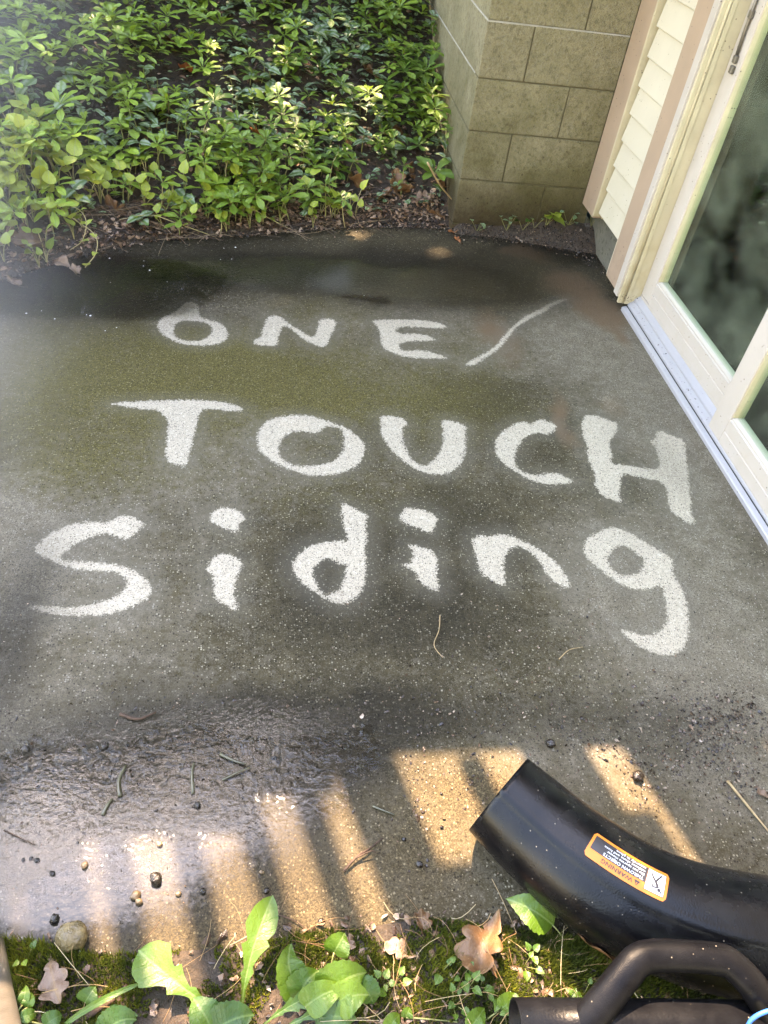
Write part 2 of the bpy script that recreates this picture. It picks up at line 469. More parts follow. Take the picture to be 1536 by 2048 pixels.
def black_plastic(name, rough=.34, bump=.0012, scale=420, spk=.35, dust=0.0, spec=.5):
    t = NT(name); p = t.pos()
    n = t.noise(p, scale, 3, .55); m = t.noise(p, 22, 5, .6)
    c = t.mix(t.rng(m, .35, .75), (.004, .004, .005), (.009, .009, .010))
    k = t.math('MULTIPLY', t.rng(t.vor(p, 75, 'Distance'), .10, .06), t.rng(t.noise(p, 30, 2), .46, .54))
    c = t.mix(t.math('MULTIPLY', k, spk), c, (.30, .26, .20))
    if dust:
        c = t.mix(t.math('MULTIPLY', t.rng(m, .5, .72), dust), c, (.10, .09, .065))
    rg = t.math('ADD', t.rng(m, .3, .75, rough-.06, rough+.16), t.math('MULTIPLY', k, .4))
    return t.done(t.bsdf(c, rg, t.bump(n, bump), spec))

def moss_material():
    t = NT('moss'); p = t.pos(); r = t.n('NewGeometry').outputs['Random Per Island']
    n = t.noise(p, 14, 4, .6)
    f = t.math('ADD', t.math('MULTIPLY', r, .45), t.math('MULTIPLY_ADD', n, 1.5, -.5), clamp=True)
    c = t.ramp(f, [(0, (.018, .03, .006)), (.45, (.085, .115, .013)), (1, (.34, .34, .03))])
    pr = t.bsdf(c, .6, None, .3)
    tl = t.n('BsdfTranslucent'); t.l(c, tl.inputs[0])
    mx = t.n('MixShader'); mx.inputs[0].default_value = .3; t.l(pr, mx.inputs[1]); t.l(tl.outputs[0], mx.inputs[2])
    return t.done(mx.outputs[0])

def carpet_material():
    t = NT('dark_carpet'); p = t.pos()
    n = t.noise(p, 4.2, 5, .6, .8)
    c = t.ramp(n, [(.34, (.008, .025, .08)), (.5, (.04, .12, .26)), (.64, (.24, .44, .66))])
    return t.done(t.bsdf(c, .9, None, .2))

M = dict(
    concrete=concrete_material(), soil=soil_material(), block=block_material(), found=foundation_material(),
    glass=glass_material(), water=water_material(), moss=moss_material(), carpet=carpet_material(),
    mortar=plain_material('mortar', (.15, .13, .075), .9, .2, vary=.2, bump=.002, grime=.8, grime_col=(.06, .055, .02), grime_z=(.8, .2)),  # mortar colour darkened so the joints read as shadow lines
    mortar_pale=plain_material('pale_mortar', (.44, .42, .36), .9, .2, vary=.2, bump=.002),
    siding=plain_material('cream_vinyl', (.70, .64, .50), .42, .4, vary=.05, scale=9, specks=.8, grime=.35, grime_col=(.40, .36, .22), grime_z=(.7, .2)),
    tan=plain_material('tan_trim_paint', (.46, .335, .235), .55, .4, vary=.07, scale=14, bump=.0004, specks=.9, grime=.45, grime_col=(.17, .12, .08), grime_z=(.42, .1)),
    cream=plain_material('yellowed_cream_vinyl', (.62, .54, .36), .42, .4, vary=.1, scale=12, specks=.9, grime=.6, grime_col=(.26, .20, .07), grime_z=(.6, .05)),
    white=plain_material('white_vinyl_frame', (.58, .525, .46), .38, .45, vary=.06, scale=15, specks=.7, grime=.3, grime_col=(.35, .30, .2), grime_z=(.4, .05)),
    alu=plain_material('aluminium_sill', (.60, .60, .63), .36, .5, metal=.35, vary=.1, scale=25, specks=.5, grime=.2, grime_z=(.2, 0)),
    dark=plain_material('dark_fill', (.02, .02, .02), .6),
    room=plain_material('dim_room_paint', (.16, .18, .14), .9, .2),
    chute=black_plastic('black_chute_plastic', .20, .0005, 330, .8, .02, .22), grip=black_plastic('grip_plastic', .32, .0004, 500, .8, .0, .09),
    pipe=black_plastic('pipe_plastic', .32, .0004, 200, .8, .0, .09),
    orange=plain_material('orange_vinyl_label', (.85, .23, .012), .4, .5, vary=.03),
    lblack=plain_material('label_black', (.018, .016, .022), .4, .5), lwhite=plain_material('label_white', (.80, .82, .84), .4, .5, vary=.03),
    blue=plain_material('blue_cord', (.02, .16, .62), .45),
    steel=plain_material('grey_worn_metal', (.20, .175, .14), .4, .5, .5, vary=.2, bump=.0006, specks=.6),
    stone=plain_material('wet_tan_stone', (.20, .145, .065), .28, .5, vary=.5, scale=60, bump=.003),
    husk=plain_material('dark_wet_husk', (.02, .014, .009), .25, .5, vary=.5, scale=120, bump=.003),
    nut=plain_material('tan_nut', (.22, .14, .07), .3, .5, vary=.4, scale=90, bump=.002),
    twig=plain_material('twig_bark', (.085, .05, .032), .7, .3, vary=.4, scale=80, bump=.003),
    straw=plain_material('dry_straw', (.46, .32, .16), .55, .4, vary=.3, scale=60),
    stem=plain_material('green_stem', (.26, .27, .09), .45, .4, vary=.35, scale=30),
    pale_stem=plain_material('pale_stem', (.42, .36, .17), .5, .4, vary=.3, scale=30),
    wood=plain_material('weathered_deck_wood', (.22, .18, .14), .8, .3, vary=.25, scale=18, bump=.003),
    bark=plain_material('tree_bark', (.12, .09, .065), .9, .2, vary=.4, scale=15, bump=.02),
    foam=plain_material('foam_bubble', (.75, .75, .75), .15),
    pachy=leaf_material('pachysandra_leaf', (.050, .135, .020), (.36, .54, .050), (.16, .25, .06), .34, trans=.30),
    pachy_s=leaf_material('pachysandra_leaf_far', (.050, .135, .020), (.36, .54, .050), (.16, .25, .06), .36, tint='attr', trans=.30),
    lam=leaf_material('silver_nettle_leaf', (.055, .14, .036), (.21, .35, .08), (.09, .2, .06), .40, (.38, .45, .36), trans=.2),
    lam_s=leaf_material('silver_nettle_leaf_far', (.055, .14, .036), (.21, .35, .08), (.09, .2, .06), .42, (.38, .45, .36), tint='attr', trans=.2),
    lime=leaf_material('lime_leaf', (.18, .30, .04), (.55, .62, .07), (.34, .40, .15), .42, trans=.3, spots=.5),
    weed=leaf_material('weed_leaf', (.028, .095, .010), (.125, .235, .018), (.19, .29, .08), .34, trans=.27, spots=.35),
    weed_dark=leaf_material('dark_weed_leaf', (.02, .075, .012), (.075, .18, .02), (.12, .22, .06), .36, trans=.3),
    oak=dead_leaf_material('brown_oak_leaf', (.07, .032, .014), (.24, .12, .045)), oak_pale=dead_leaf_material('pale_dead_leaf', (.16, .095, .06), (.34, .23, .16), .55),
    oak_red=dead_leaf_material('rust_dead_leaf', (.22, .055, .014), (.42, .15, .035), .5),
    litter=flake_material('leaf_litter_flakes', [(0, (.022, .013, .008)), (.3, (.08, .042, .022)), (.55, (.17, .09, .048)), (.8, (.28, .17, .10)), (1, (.46, .33, .24))], .42),
    mulch=flake_material('wet_mulch_bits', [(0, (.010, .007, .005)), (.5, (.04, .024, .014)), (.8, (.12, .07, .04)), (1, (.42, .33, .25))], .22),
    needles=flake_material('dry_needles', [(0, (.10, .05, .025)), (.4, (.30, .17, .075)), (.8, (.46, .32, .15)), (1, (.55, .46, .28))], .5),
    stems=flake_material('dead_stems', [(0, (.06, .032, .018)), (.5, (.14, .085, .045)), (1, (.30, .21, .12))], .6),
    clip=plain_material('wet_grass_clipping', (.085, .08, .045), .12, .5, vary=.3, scale=80),
    canopy=leaf_material('tree_canopy_leaf', (.03, .08, .012), (.09, .17, .025), rough=.5, tint='attr', trans=.3),
)

# ------------------------------------------------------------------ the patio slab, stains and washed lettering
EDGE_X = np.array([-4.5, -3.0, -2.0, -1.35, -1.0, -.857, -.70, -.48, -.114, .33, .6, .80, .83, 1.04, 1.38, 1.6])
EDGE_Y = np.array([1.2, 1.75, 2.25, 2.52, 2.70, 2.84, 2.99, 3.12, 3.225, 3.37, 3.43, 3.44, 3.385, 3.375, 3.29, 3.25])
NEAR_X = np.array([-3.0, -.44, -.27, -.09, .10, .28, .42, .53, .8, 1.2, 1.6])
NEAR_Y = np.array([.50, .47, .43, .434, .446, .46, .435, .405, .39, .38, .38])
def back_edge(x): return np.interp(x, EDGE_X, EDGE_Y)
def near_edge(x): return np.interp(x, NEAR_X, NEAR_Y)

LETTERS = [
('white letter O with a tail, first of the top word', [[(-0.3247, 2.6345), (-0.2805, 2.6147), (-0.279, 2.5343), (-0.2473, 2.5094), (-0.195, 2.4882), (-0.1646, 2.4303), (-0.1695, 2.3781), (-0.2016, 2.3435), (-0.2569, 2.3301), (-0.3209, 2.3386), (-0.3728, 2.3741), (-0.4081, 2.422), (-0.4155, 2.4739), (-0.3955, 2.5144), (-0.3603, 2.5495), (-0.3478, 2.5829)], [(-0.3317, 2.4946), (-0.3519, 2.465), (-0.3576, 2.4224), (-0.3392, 2.3743), (-0.3002, 2.3562), (-0.2521, 2.3648), (-0.2211, 2.4101), (-0.2202, 2.4552), (-0.2457, 2.4878), (-0.2851, 2.4931)]]),
('white letter N in the top word', [[(-0.0261, 2.5606), (0.0146, 2.5616), (0.0391, 2.5194), (0.087, 2.4695), (0.1377, 2.409), (0.1519, 2.4835), (0.1669, 2.5644), (0.2313, 2.5548), (0.2077, 2.4579), (0.1798, 2.3654), (0.1599, 2.3593), (0.1019, 2.4027), (0.063, 2.4672), (0.027, 2.5025), (0.0113, 2.4168), (0.0094, 2.3505), (-0.0346, 2.3539), (-0.0499, 2.3482), (-0.0771, 2.3646), (-0.0701, 2.3901), (-0.0472, 2.407), (-0.0495, 2.4412), (-0.0373, 2.5039)]]),
('white letter E in the top word', [[(0.3552, 2.5641), (0.4331, 2.5785), (0.5811, 2.5902), (0.65, 2.556), (0.6417, 2.5308), (0.599, 2.5331), (0.4538, 2.5318), (0.4457, 2.4725), (0.55, 2.487), (0.5913, 2.4502), (0.5854, 2.4389), (0.4502, 2.4222), (0.4466, 2.3738), (0.4676, 2.3579), (0.5391, 2.3743), (0.6171, 2.3294), (0.6091, 2.32), (0.4706, 2.3145), (0.4099, 2.3486), (0.38, 2.3903), (0.3859, 2.4825), (0.3776, 2.5292)]]),
('thin washed stroke curving from the top word to the door corner', [[(0.6802, 2.292), (0.7046, 2.3194), (0.7743, 2.3772), (0.8221, 2.4283), (0.8697, 2.5089), (0.9316, 2.5945), (0.9911, 2.6607), (1.053, 2.7136), (1.1299, 2.7858), (1.1814, 2.8195), (1.2173, 2.8252), (1.1944, 2.8045), (1.132, 2.7619), (1.0744, 2.7003), (1.0123, 2.6476), (0.9421, 2.5881), (0.8934, 2.5111), (0.8346, 2.4158), (0.7779, 2.3578), (0.722, 2.2953), (0.6867, 2.2799)]]),
('white letter T in the middle word', [[(-0.5074, 1.9825), (-0.3834, 2.0033), (-0.2475, 2.0171), (-0.1697, 2.0112), (-0.1144, 1.9933), (-0.0871, 1.9685), (-0.1361, 1.9604), (-0.1983, 1.9751), (-0.2277, 1.9603), (-0.2367, 1.8136), (-0.2459, 1.6903), (-0.2675, 1.6983), (-0.3067, 1.7144), (-0.3138, 1.8337), (-0.3162, 1.9119), (-0.3425, 1.9357), (-0.3507, 1.9557), (-0.4075, 1.9575), (-0.4611, 1.9698)]]),
('white letter O in the middle word', [[(-0.0101, 1.932), (0.0797, 1.9601), (0.1352, 1.9435), (0.1832, 1.9197), (0.2373, 1.8886), (0.2748, 1.8296), (0.277, 1.7869), (0.2569, 1.7238), (0.2049, 1.6819), (0.133, 1.6628), (0.0884, 1.67), (0.0375, 1.6956), (-0.0141, 1.7336), (-0.044, 1.7783), (-0.0523, 1.8466), (-0.0301, 1.9027)], [(0.1825, 1.9026), (0.1616, 1.9015), (0.1327, 1.8611), (0.0921, 1.8723), (0.0581, 1.8684), (0.0244, 1.8342), (0.0166, 1.7966), (0.0181, 1.745), (0.044, 1.7157), (0.089, 1.7055), (0.1543, 1.7149), (0.1991, 1.7575), (0.2135, 1.8107), (0.2155, 1.8707), (0.2061, 1.8903)]]),
('white letter U in the middle word', [[(0.335, 1.9628), (0.3719, 1.9708), (0.4204, 1.9499), (0.4242, 1.921), (0.4055, 1.9142), (0.4, 1.8464), (0.4043, 1.7817), (0.4289, 1.7304), (0.4542, 1.716), (0.4953, 1.7643), (0.5276, 1.8302), (0.5365, 1.898), (0.5372, 1.9503), (0.5678, 1.9579), (0.6199, 1.9254), (0.6078, 1.8901), (0.5955, 1.8114), (0.5705, 1.7358), (0.5256, 1.6931), (0.4897, 1.6798), (0.4375, 1.6921), (0.3892, 1.7392), (0.349, 1.8114), (0.3308, 1.8764), (0.3385, 1.9222)]]),
('white letter C in the middle word', [[(0.7829, 1.9474), (0.8199, 1.9632), (0.8426, 1.9453), (0.8792, 1.9846), (0.9369, 1.945), (0.889, 1.8907), (0.8593, 1.9046), (0.8232, 1.8926), (0.7806, 1.8503), (0.7531, 1.8002), (0.7392, 1.7522), (0.7434, 1.7153), (0.7693, 1.6935), (0.7995, 1.69), (0.8396, 1.7005), (0.8656, 1.7041), (0.9117, 1.6668), (0.8828, 1.6525), (0.8142, 1.6504), (0.7742, 1.6624), (0.7392, 1.697), (0.7046, 1.7369), (0.6883, 1.7784), (0.6918, 1.8266), (0.7172, 1.8874)]]),
('white letter H in the middle word', [[(1.0361, 2.0042), (1.0804, 2.0122), (1.1091, 1.9918), (1.1535, 1.9671), (1.1304, 1.918), (1.0821, 1.8641), (1.0795, 1.8041), (1.0536, 1.7548), (1.1101, 1.7475), (1.1716, 1.7355), (1.2166, 1.7324), (1.2363, 1.8206), (1.2408, 1.851), (1.2294, 1.876), (1.2559, 1.8824), (1.2814, 1.9415), (1.3314, 1.9068), (1.3587, 1.8872), (1.3324, 1.8047), (1.2995, 1.7071), (1.2645, 1.5975), (1.2362, 1.5284), (1.2416, 1.5036), (1.2206, 1.4827), (1.1949, 1.5109), (1.1735, 1.5438), (1.2008, 1.631), (1.2002, 1.6715), (1.1659, 1.6841), (1.1184, 1.6963), (1.079, 1.7135), (1.0527, 1.6444), (1.0345, 1.6087), (1.0354, 1.5743), (1.004, 1.582), (0.9678, 1.6242), (0.9893, 1.7149), (0.9863, 1.7906), (1.0079, 1.8406), (1.0024, 1.9013)]]),
('white letter S in the bottom word', [[(-0.4198, 1.4609), (-0.4047, 1.4816), (-0.3878, 1.4923), (-0.3582, 1.4791), (-0.3278, 1.4593), (-0.3487, 1.4255), (-0.3698, 1.3991), (-0.3942, 1.4117), (-0.4186, 1.4244), (-0.4488, 1.4174), (-0.4803, 1.3943), (-0.5055, 1.3656), (-0.5169, 1.3468), (-0.516, 1.3316), (-0.4849, 1.3257), (-0.4414, 1.3231), (-0.3884, 1.3162), (-0.3426, 1.2996), (-0.3041, 1.27), (-0.2877, 1.2409), (-0.2906, 1.2123), (-0.3067, 1.19), (-0.3339, 1.1763), (-0.3726, 1.1602), (-0.4124, 1.1551), (-0.4732, 1.157), (-0.5271, 1.1663), (-0.5675, 1.1863), (-0.5398, 1.1879), (-0.4816, 1.1796), (-0.4257, 1.1848), (-0.3869, 1.1985), (-0.3608, 1.218), (-0.3438, 1.2466), (-0.3518, 1.2728), (-0.3759, 1.2904), (-0.4197, 1.2961), (-0.4713, 1.2988), (-0.5264, 1.3194), (-0.5661, 1.3463), (-0.586, 1.3646), (-0.5829, 1.374), (-0.5696, 1.4026), (-0.545, 1.4321), (-0.5095, 1.4559), (-0.4569, 1.4649)]]),
('dot of the first letter i in the bottom word', [[(-0.1603, 1.5078), (-0.1302, 1.5299), (-0.1004, 1.5198), (-0.0687, 1.4921), (-0.0881, 1.4569), (-0.0916, 1.4276), (-0.1207, 1.4427), (-0.16, 1.4659), (-0.1659, 1.4831)]]),
('stem of the first letter i in the bottom word', [[(-0.1583, 1.3068), (-0.1555, 1.3316), (-0.1253, 1.3584), (-0.1019, 1.3478), (-0.0712, 1.3273), (-0.0813, 1.2951), (-0.0887, 1.2589), (-0.0888, 1.2122), (-0.0759, 1.1659), (-0.098, 1.1782), (-0.1315, 1.2008), (-0.1402, 1.2353), (-0.1424, 1.2826), (-0.1647, 1.3025)]]),
('white letter d in the bottom word', [[(0.191, 1.5507), (0.2076, 1.545), (0.2439, 1.5216), (0.2642, 1.5011), (0.2536, 1.4832), (0.252, 1.42), (0.2437, 1.354), (0.2404, 1.2808), (0.2244, 1.226), (0.2017, 1.1971), (0.1751, 1.1863), (0.1533, 1.1925), (0.1245, 1.2115), (0.0955, 1.2357), (0.0699, 1.2651), (0.0534, 1.3053), (0.0555, 1.3259), (0.0712, 1.3576), (0.0991, 1.3847), (0.131, 1.396), (0.1671, 1.4031), (0.2011, 1.4025), (0.197, 1.436), (0.1911, 1.4761), (0.1901, 1.5174)], [(0.1409, 1.345), (0.1209, 1.329), (0.1067, 1.3057), (0.1043, 1.2878), (0.111, 1.2553), (0.1249, 1.2236), (0.1395, 1.2163), (0.1624, 1.2284), (0.1789, 1.2555), (0.1911, 1.301), (0.1904, 1.3218), (0.1786, 1.3191), (0.1599, 1.3346)]]),
('dot of the second letter i in the bottom word', [[(0.3707, 1.5367), (0.3901, 1.5372), (0.4318, 1.5259), (0.4608, 1.5023), (0.4496, 1.4693), (0.4341, 1.4353), (0.3971, 1.4566), (0.3617, 1.4765), (0.3507, 1.491), (0.3579, 1.5182)]]),
('stem of the second letter i in the bottom word', [[(0.3624, 1.3936), (0.3884, 1.3883), (0.4194, 1.3749), (0.4364, 1.3559), (0.4309, 1.313), (0.4255, 1.2765), (0.4259, 1.2261), (0.4008, 1.241), (0.3755, 1.256), (0.3728, 1.2969), (0.3506, 1.3098), (0.3369, 1.3229), (0.3561, 1.323), (0.3707, 1.3445), (0.372, 1.3716)]]),
('white letter n in the bottom word', [[(0.5447, 1.4179), (0.5665, 1.431), (0.5934, 1.4261), (0.6294, 1.438), (0.6665, 1.4272), (0.6951, 1.4051), (0.7235, 1.3832), (0.7487, 1.3506), (0.7679, 1.3186), (0.7811, 1.2768), (0.7788, 1.2395), (0.7493, 1.2495), (0.7185, 1.2973), (0.7229, 1.3253), (0.706, 1.3574), (0.6852, 1.3864), (0.664, 1.3913), (0.6382, 1.3748), (0.6167, 1.3387), (0.6094, 1.2967), (0.6041, 1.2426), (0.5761, 1.2592), (0.5431, 1.2929), (0.5436, 1.338), (0.542, 1.3883)]]),
('white letter g in the bottom word', [[(0.9619, 1.4708), (0.9952, 1.4635), (1.0276, 1.4365), (1.0612, 1.3985), (1.0912, 1.3687), (1.1076, 1.3355), (1.0849, 1.2921), (1.0911, 1.2433), (1.0835, 1.1829), (1.0604, 1.1125), (1.0353, 1.0638), (1.0115, 1.0374), (0.9754, 1.0245), (0.9407, 1.0278), (0.9069, 1.0476), (0.8813, 1.0775), (0.8656, 1.1079), (0.8885, 1.0986), (0.9206, 1.0861), (0.9634, 1.0888), (1.0014, 1.1192), (1.0187, 1.1571), (1.0305, 1.2095), (1.043, 1.257), (1.0086, 1.2398), (0.9674, 1.233), (0.9334, 1.2465), (0.9038, 1.2738), (0.8737, 1.3193), (0.8536, 1.3552), (0.8611, 1.3997), (0.8917, 1.4345)], [(0.9785, 1.4051), (0.953, 1.3896), (0.9296, 1.3707), (0.911, 1.3485), (0.9108, 1.3125), (0.9251, 1.2879), (0.9519, 1.2845), (0.9825, 1.2916), (1.0058, 1.3095), (1.0217, 1.3458), (1.0048, 1.3715)]])]

def poly_sdf(P, loops):
    """signed distance (positive inside) of points to a set of closed loops, even-odd"""
    d = np.full(len(P), 1e9); ins = np.zeros(len(P), bool)
    for L in loops:
        L = np.asarray(L, float); A = L; B = np.roll(L, -1, 0)
        for a, b in zip(A, B):
            ab = b-a; t = np.clip(((P-a)@ab)/max(ab@ab, 1e-12), 0, 1)
            d = np.minimum(d, np.hypot(*(P-(a+t[:, None]*ab)).T))
            c = (a[1] > P[:, 1]) != (b[1] > P[:, 1])
            with np.errstate(divide='ignore', invalid='ignore'):
                xi = a[0]+(P[:, 1]-a[1])/(b[1]-a[1])*ab[0]
            ins ^= c & (P[:, 0] < xi)
    return np.where(ins, d, -d)

def smooth_loop(L, it=2):
    L = np.asarray(L, float)
    for _ in range(it):
        N = np.roll(L, -1, 0); L = np.stack([L*.75+N*.25, L*.25+N*.75], 1).reshape(-1, 2)
    return L

RES = .0085
xs = np.concatenate([np.linspace(-3.0, -1.2, 30, endpoint=False), np.arange(-1.2, 1.478, RES), [1.48]])
ys = np.arange(.33, 3.55, RES)
GX, GY = np.meshgrid(xs, ys)
nx, ny = len(xs), len(ys)
PX, PY = GX.ravel(), GY.ravel()
PTS = np.stack([PX, PY], 1)
SDF = np.full(len(PTS), -.2); OWNER = np.full(len(PTS), -1)
for i, (nm_, loops) in enumerate(LETTERS):
    loops = [smooth_loop(L, 1) for L in loops]
    allp = np.concatenate(loops)
    lo, hi = allp.min(0)-.15, allp.max(0)+.15
    k = np.where((PX > lo[0]) & (PX < hi[0]) & (PY > lo[1]) & (PY < hi[1]))[0]
    s = poly_sdf(PTS[k], loops)
    up = s > SDF[k]
    SDF[k[up]] = s[up]; OWNER[k[up]] = i

def paint(blobs, n_s=.25, n_a=.6, seed=3):
    a = np.zeros(len(PTS))
    wx = PX + .16*(fbm(PX, PY, .35, 4, seed)-.5); wy = PY + .16*(fbm(PX, PY, .35, 4, seed+50)-.5)
    for (cx, cy), rx, ry, w in blobs:
        d = ((wx-cx)/rx)**2 + ((wy-cy)/ry)**2
        a = a + w*np.exp(-d**1.3)
    return a
ALGAE = paint([((0.2362, 1.8855), 0.474, 0.308, 0.25), ((0.6355, 2.3807), 0.306, 0.174, 0.25), ((-0.4338, 2.4182), 0.505, 0.133, 0.35), ((-0.1607, 2.1312), 0.677, 0.26, 0.75), ((-0.577, 1.8445), 0.361, 0.265, 0.6), ((-0.734, 2.2636), 0.309, 0.183, 0.4), ((0.1864, 2.6231), 0.269, 0.152, 0.45), ((0.1165, 2.0932), 0.33, 0.171, 0.35), ((0.6554, 2.0709), 0.282, 0.207, 0.35), ((-0.0515, 2.322), 0.345, 0.128, 0.3), ((-0.4707, 1.6272), 0.341, 0.125, 0.25), ((1.1297, 2.9808), 0.188, 0.193, 0.2), ((0.215, 1.544), 0.282, 0.123, 0.2)], seed=3)
DIRT = .50 + paint([((0.3633, 1.3547), 0.446, 0.201, 0.55), ((0.2646, 1.1539), 0.371, 0.109, 0.35), ((0.4142, 0.9915), 0.452, 0.154, 0.35), ((0.0969, 1.283), 0.076, 0.101, 0.3), ((0.6674, 1.5551), 0.332, 0.13, 0.3), ((-0.0447, 1.0129), 0.278, 0.162, 0.12), ((0.7877, 1.8109), 0.15, 0.155, 0.35), ((0.6907, 2.0731), 0.248, 0.148, 0.4), ((1.0946, 1.6781), 0.133, 0.15, 0.35), ((0.2607, 1.7883), 0.108, 0.12, 0.25), ((0.7302, 2.9752), 0.718, 0.28, 0.55), ((-0.5682, 2.7681), 0.599, 0.238, 0.5), ((0.0976, 3.0263), 0.631, 0.183, 0.5), ((1.065, 1.1173), 0.248, 0.443, -0.55), ((1.2916, 2.3672), 0.269, 0.374, -0.4), ((1.3947, 1.837), 0.218, 0.467, -0.35), ((-0.4759, 1.1289), 0.218, 0.265, -0.25), ((-0.8269, 2.1964), 0.179, 0.177, -0.25), ((-0.613, 1.4494), 0.145, 0.375, -0.25), ((1.1292, 2.5681), 0.192, 0.16, -0.3), ((0.5197, 2.6588), 0.202, 0.079, -0.25), ((1.0711, 0.8301), 0.148, 0.169, -0.15), ((0.1701, 0.8199), 0.425, 0.105, 0.15), ((1.3976, 3.3615), 0.315, 0.174, 0.5)], seed=23)  # paler blobs at far left stand in for sky sheen
WET = paint([((-0.7075, 2.6359), 0.568, 0.279, 0.45), ((-0.2023, 2.8976), 0.491, 0.17, 0.5), ((0.4225, 2.8922), 0.508, 0.219, 0.7), ((0.946, 2.9578), 0.457, 0.283, 0.35), ((-0.2723, 0.7063), 0.308, 0.236, 0.9), ((0.0644, 0.8003), 0.269, 0.125, 0.55), ((-0.4099, 0.5484), 0.134, 0.122, 0.5), ((0.0054, 0.5976), 0.186, 0.149, 0.12), ((-0.5731, 1.1296), 0.096, 0.25, 0.55), ((0.3974, 0.8863), 0.477, 0.077, 0.35), ((0.3726, 1.1225), 0.311, 0.108, 0.22), ((0.8983, 0.7975), 0.213, 0.118, 0.3), ((1.3819, 3.3065), 0.415, 0.227, 0.5)], seed=41)
MUD = paint([((1.1203, 3.2278), 0.124, 0.075, 0.8), ((1.2693, 2.953), 0.142, 0.165, 0.8), ((1.3505, 2.707), 0.102, 0.131, 0.95), ((1.3618, 2.5153), 0.043, 0.08, 0.5), ((0.8558, 2.4342), 0.09, 0.183, 0.5), ((0.9583, 1.9489), 0.039, 0.172, 0.7), ((0.8336, 2.6147), 0.083, 0.159, 0.4)], seed=61)
SUNPATCH_SAND = paint([((-0.2011, 0.5038), 0.222, 0.1, 0.85), ((0.0606, 0.5405), 0.219, 0.124, 0.85), ((0.3207, 0.6613), 0.122, 0.145, 0.7), ((0.4582, 0.7306), 0.118, 0.067, 0.8), ((0.7495, 0.6754), 0.121, 0.103, 0.6), ((0.8492, 0.5372), 0.167, 0.093, 0.35), ((0.0041, 0.695), 0.195, 0.072, 0.4)], seed=91)  # sandy stain laid where the sun patches fall, carrying their warm tone
WORN = paint([((1.2494, 1.7801), 0.105, 0.245, 0.35), ((1.1744, 2.8114), 0.272, 0.18, 0.55), ((-0.5581, 1.3625), 0.071, 0.157, 0.15), ((-0.5036, 1.1579), 0.077, 0.045, 0.3), ((-0.3313, 2.6043), 0.072, 0.081, 0.55), ((1.0582, 1.4397), 0.107, 0.064, 0.15)], seed=71)
DIRT = np.clip(DIRT + .75*(fbm(PX, PY, .34, 5, 5)-.5) + .35*(fbm(PX, PY, .07, 3, 6)-.5), 0, 1.4)
ALGAE = np.clip(ALGAE*(.65+.7*fbm(PX, PY, .22, 4, 15)), 0, 1)
# debris line where the slab meets soil
DIRT += .7*np.exp(-np.maximum(back_edge(PX)-PY, 0)/.10) + .5*np.exp(-np.maximum(PY-near_edge(PX), 0)/.05)
WET = np.clip(WET, 0, 1.1)
slab_attr = dict(sdf=SDF, dirt=DIRT, algae=ALGAE, wet=WET, mud=np.clip(MUD, 0, 1), worn=np.clip(WORN, 0, .9), sand=np.clip(SUNPATCH_SAND, 0, 1))
SV = np.stack([PX, PY, .0012*(fbm(PX, PY, .15, 3, 9)-.5)], 1)
iq = (np.arange(ny-1)[:, None]*nx + np.arange(nx-1)[None, :]).ravel()
QF = np.stack([iq, iq+1, iq+nx+1, iq+nx], 1)
qs = SDF[QF].mean(1); qo = OWNER[QF[:, 0]]
slab = bpy.data.objects.new('patio_slab', None); COL.objects.link(slab); slab.location = (0, 2, 0)
setp(slab, kind='structure'); slab['label'] = 'wet stained concrete patio slab with words washed into it'
def slab_piece(name, sel):
    q = QF[sel]; ids, inv = np.unique(q, return_inverse=True)
    return part(name, SV[ids], [tuple(f) for f in inv.reshape(-1, 4).tolist()], M['concrete'], slab,
                attrs={k: a[ids] for k, a in slab_attr.items()}, smooth=True)
slab_piece('slab_surface', qs <= 0)
for i, (nm_, loops) in enumerate(LETTERS):
    sel = (qs > 0) & (qo == i)
    if sel.any():
        o = slab_piece('washed_letter', sel); o['label'] = nm_
V, F = bevel_box(-3.0, 1.48, .33, 3.55, -.11, -.004)
part('slab_base', V, F, M['found'], slab)

# ------------------------------------------------------------------ ground, hillside, mulch strip
def hill_z(x, y):
    x = np.asarray(x, float); y = np.asarray(y, float)
    t = np.maximum(y-back_edge(np.minimum(x, .80)), 0)
    z = .035*(1-np.exp(-t/.05)) + .44*np.maximum(t-.06, 0) - .02*np.maximum(t-3.5, 0)
    bumps = (fbm(x, y, .5, 4, 33)-.5)*.12 + (fbm(x, y, .09, 3, 34)-.5)*.035
    return z + bumps*np.clip(t/.25, 0.05, 1) - .012 + .02*np.clip(t/.03, 0, 1)

def grid_mesh(x0, x1, y0, y1, rx, ry, zf, mask=None):
    X, Y = np.meshgrid(np.linspace(x0, x1, rx), np.linspace(y0, y1, ry))
    x, y = X.ravel(), Y.ravel(); Vv = np.stack([x, y, zf(x, y)], 1)
    i = (np.arange(ry-1)[:, None]*rx+np.arange(rx-1)[None]).ravel()
    Q = np.stack([i, i+1, i+rx+1, i+rx], 1)
    if mask is not None:
        Q = Q[mask(x, y)[Q].any(1)]
        ids, inv = np.unique(Q, return_inverse=True); Vv = Vv[ids]; Q = inv.reshape(-1, 4)
    return Vv, [tuple(f) for f in Q.tolist()]
V, F = grid_mesh(-4.5, .80, 1.1, 6.2, 265, 255, hill_z, lambda x, y: y > back_edge(x)-.005)
o = whole('hillside', V, F, M['soil'], None, None, kind='structure', base=(0, 4, 0), smooth=True)
V, F = grid_mesh(-9, .80, 6.2, 12, 60, 40, hill_z)
whole('far_hillside', V, F, M['soil'], None, None, kind='structure', base=(0, 8, 0), smooth=True)
